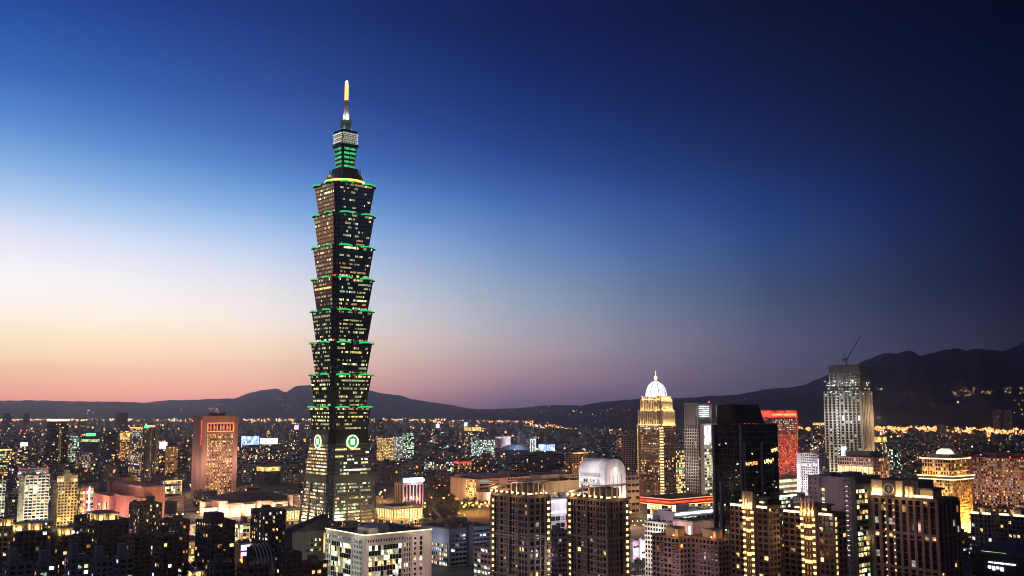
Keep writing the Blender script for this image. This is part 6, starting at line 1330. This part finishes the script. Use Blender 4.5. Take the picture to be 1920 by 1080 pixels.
for px, py in ((799, 967), (806, 968), (844, 965), (861, 966), (871, 969), (850, 962)):
    street_lamp(px, py, 'small white lamp along the near edge of the park', 'white lamps at the park edge', 'lamp_warm', (1, .9, .7), 700, 5, .8)
for px, py in ((1186, 985), (1195, 985), (1202, 984), (1178, 982), (1190, 993), (1214, 995), (1206, 992)):
    street_lamp(px, py, 'warm lamp on the street behind the right curved roof tower', 'lamps behind the curved roof tower', 'lamp_warm', (1, .7, .35), 3000, 7, .8)
for px, py in ((1190, 935), (1194, 946), (1186, 941), (1197, 952)):
    street_lamp(px, py, 'golden lamp at the foot of the domed tower', 'lamps below the domed tower', 'lamp_gold', (1, .6, .2), 4500, 8, 1.1)
for px, py in ((346, 1040), (356, 1046), (366, 1040), (448, 1044), (462, 1042), (470, 1036)):
    street_lamp(px, py, 'warm lamp on the bright shopping street at lower left', 'lamps on the shopping street', 'lamp_warm', (1, .75, .45), 2600, 7, .6)
random.seed(63); k = 0
while k < 44:
    px = random.choice((random.uniform(60, 560), random.uniform(690, 800), random.uniform(1100, 1240))); D = random.uniform(1060, 1750); x = ray(px, 900).x / ray(px, 900).y * D; gx, gy = grid(x, D)
    if blocked(gx - 1.5, gx + 1.5, gy - 1.5, gy + 1.5): continue
    k += 1; street_lamp(px, px_of(Vector((x, D, 0)))[1] - 4, 'amber lamp on the streets between the mid distance city blocks', 'amber lamps on the city streets', 'lamp_orange', (1, .45, .14), 20000, 14, 1.3)
for px, py in ((1802, 1008), (1808, 1018), (1798, 1000), (1812, 1030), (1806, 1040)):
    street_lamp(px, py, 'amber lamp on the dark street below the orange tiered tower', 'lamps below the orange tower', 'lamp_orange', (1, .4, .1), 1800, 7, .7)
# brilliant white roof lamp at lower left
d = P(137, 998, 712); o = tag(empty('roof_lamp', (d.x, d.y, d.z)), 'brilliant white floodlamp on a pole over the dark roofs at lower left', 'floodlamp')
MB().bar((0, 0, -10), (0, 0, 0), .2, 6).build('pole', 'darksteel', o); MB().lathe([(.2, -.8), (1.1, -.3), (1.1, .5), (.2, 1)], 10).build('lamp_head', 'star', o); lamp(o, (0, -2, 0), (.85, 1, .9), 3500, .8)
# white post fence by the violet store
x0 = ray(1176, 1060).x / ray(1176, 1060).y * 818; x1 = ray(1226, 1066).x / ray(1226, 1066).y * 818
o = tag(empty('fence', (x0, 818, 0)), 'white post fence below the violet lit store', 'fence'); pm_ = MB().box(-.25, .25, -.25, .25, 0, 3.4).mesh('post', 'white')
for k in range(19): put('post', pm_, o, (k * (x1 - x0) / 18, 0, 0))
MB().box(0, x1 - x0, -.1, .1, 2.6, 2.9).build('rail', 'white', o); lamp(o, (8, -6, 3), (1, .85, .7), 900, .6)
# a few street grid lines
for a in range(5):
    g0 = grid(-600 + a * 330, 900 + a * 40); road((g0[0], g0[1]), (g0[0], g0[1] + 2600)); 
for a in range(4):
    g0 = grid(-700, 1150 + a * 330); road((g0[0] - 300, g0[1]), (g0[0] + 2200, g0[1]))

# ------------------------------------------------------------------ the evening air
def haze():
    m = bpy.data.materials.new('haze'); m.use_nodes = True; nt = m.node_tree; nt.nodes.clear(); MATS['haze'] = m
    o = nt.nodes.new('ShaderNodeOutputMaterial'); v = nt.nodes.new('ShaderNodeVolumePrincipled'); nt.links.new(v.outputs[0], o.inputs['Volume'])
    v.inputs['Color'].default_value = (.66, .74, 1, 1); v.inputs['Density'].default_value = HAZE; v.inputs['Anisotropy'].default_value = .88
    b = MB().box(-25000, 25000, -500, FAR_END, -4, AIR_TOP).build('haze', 'haze'); tag(b, kind='stuff')
haze()
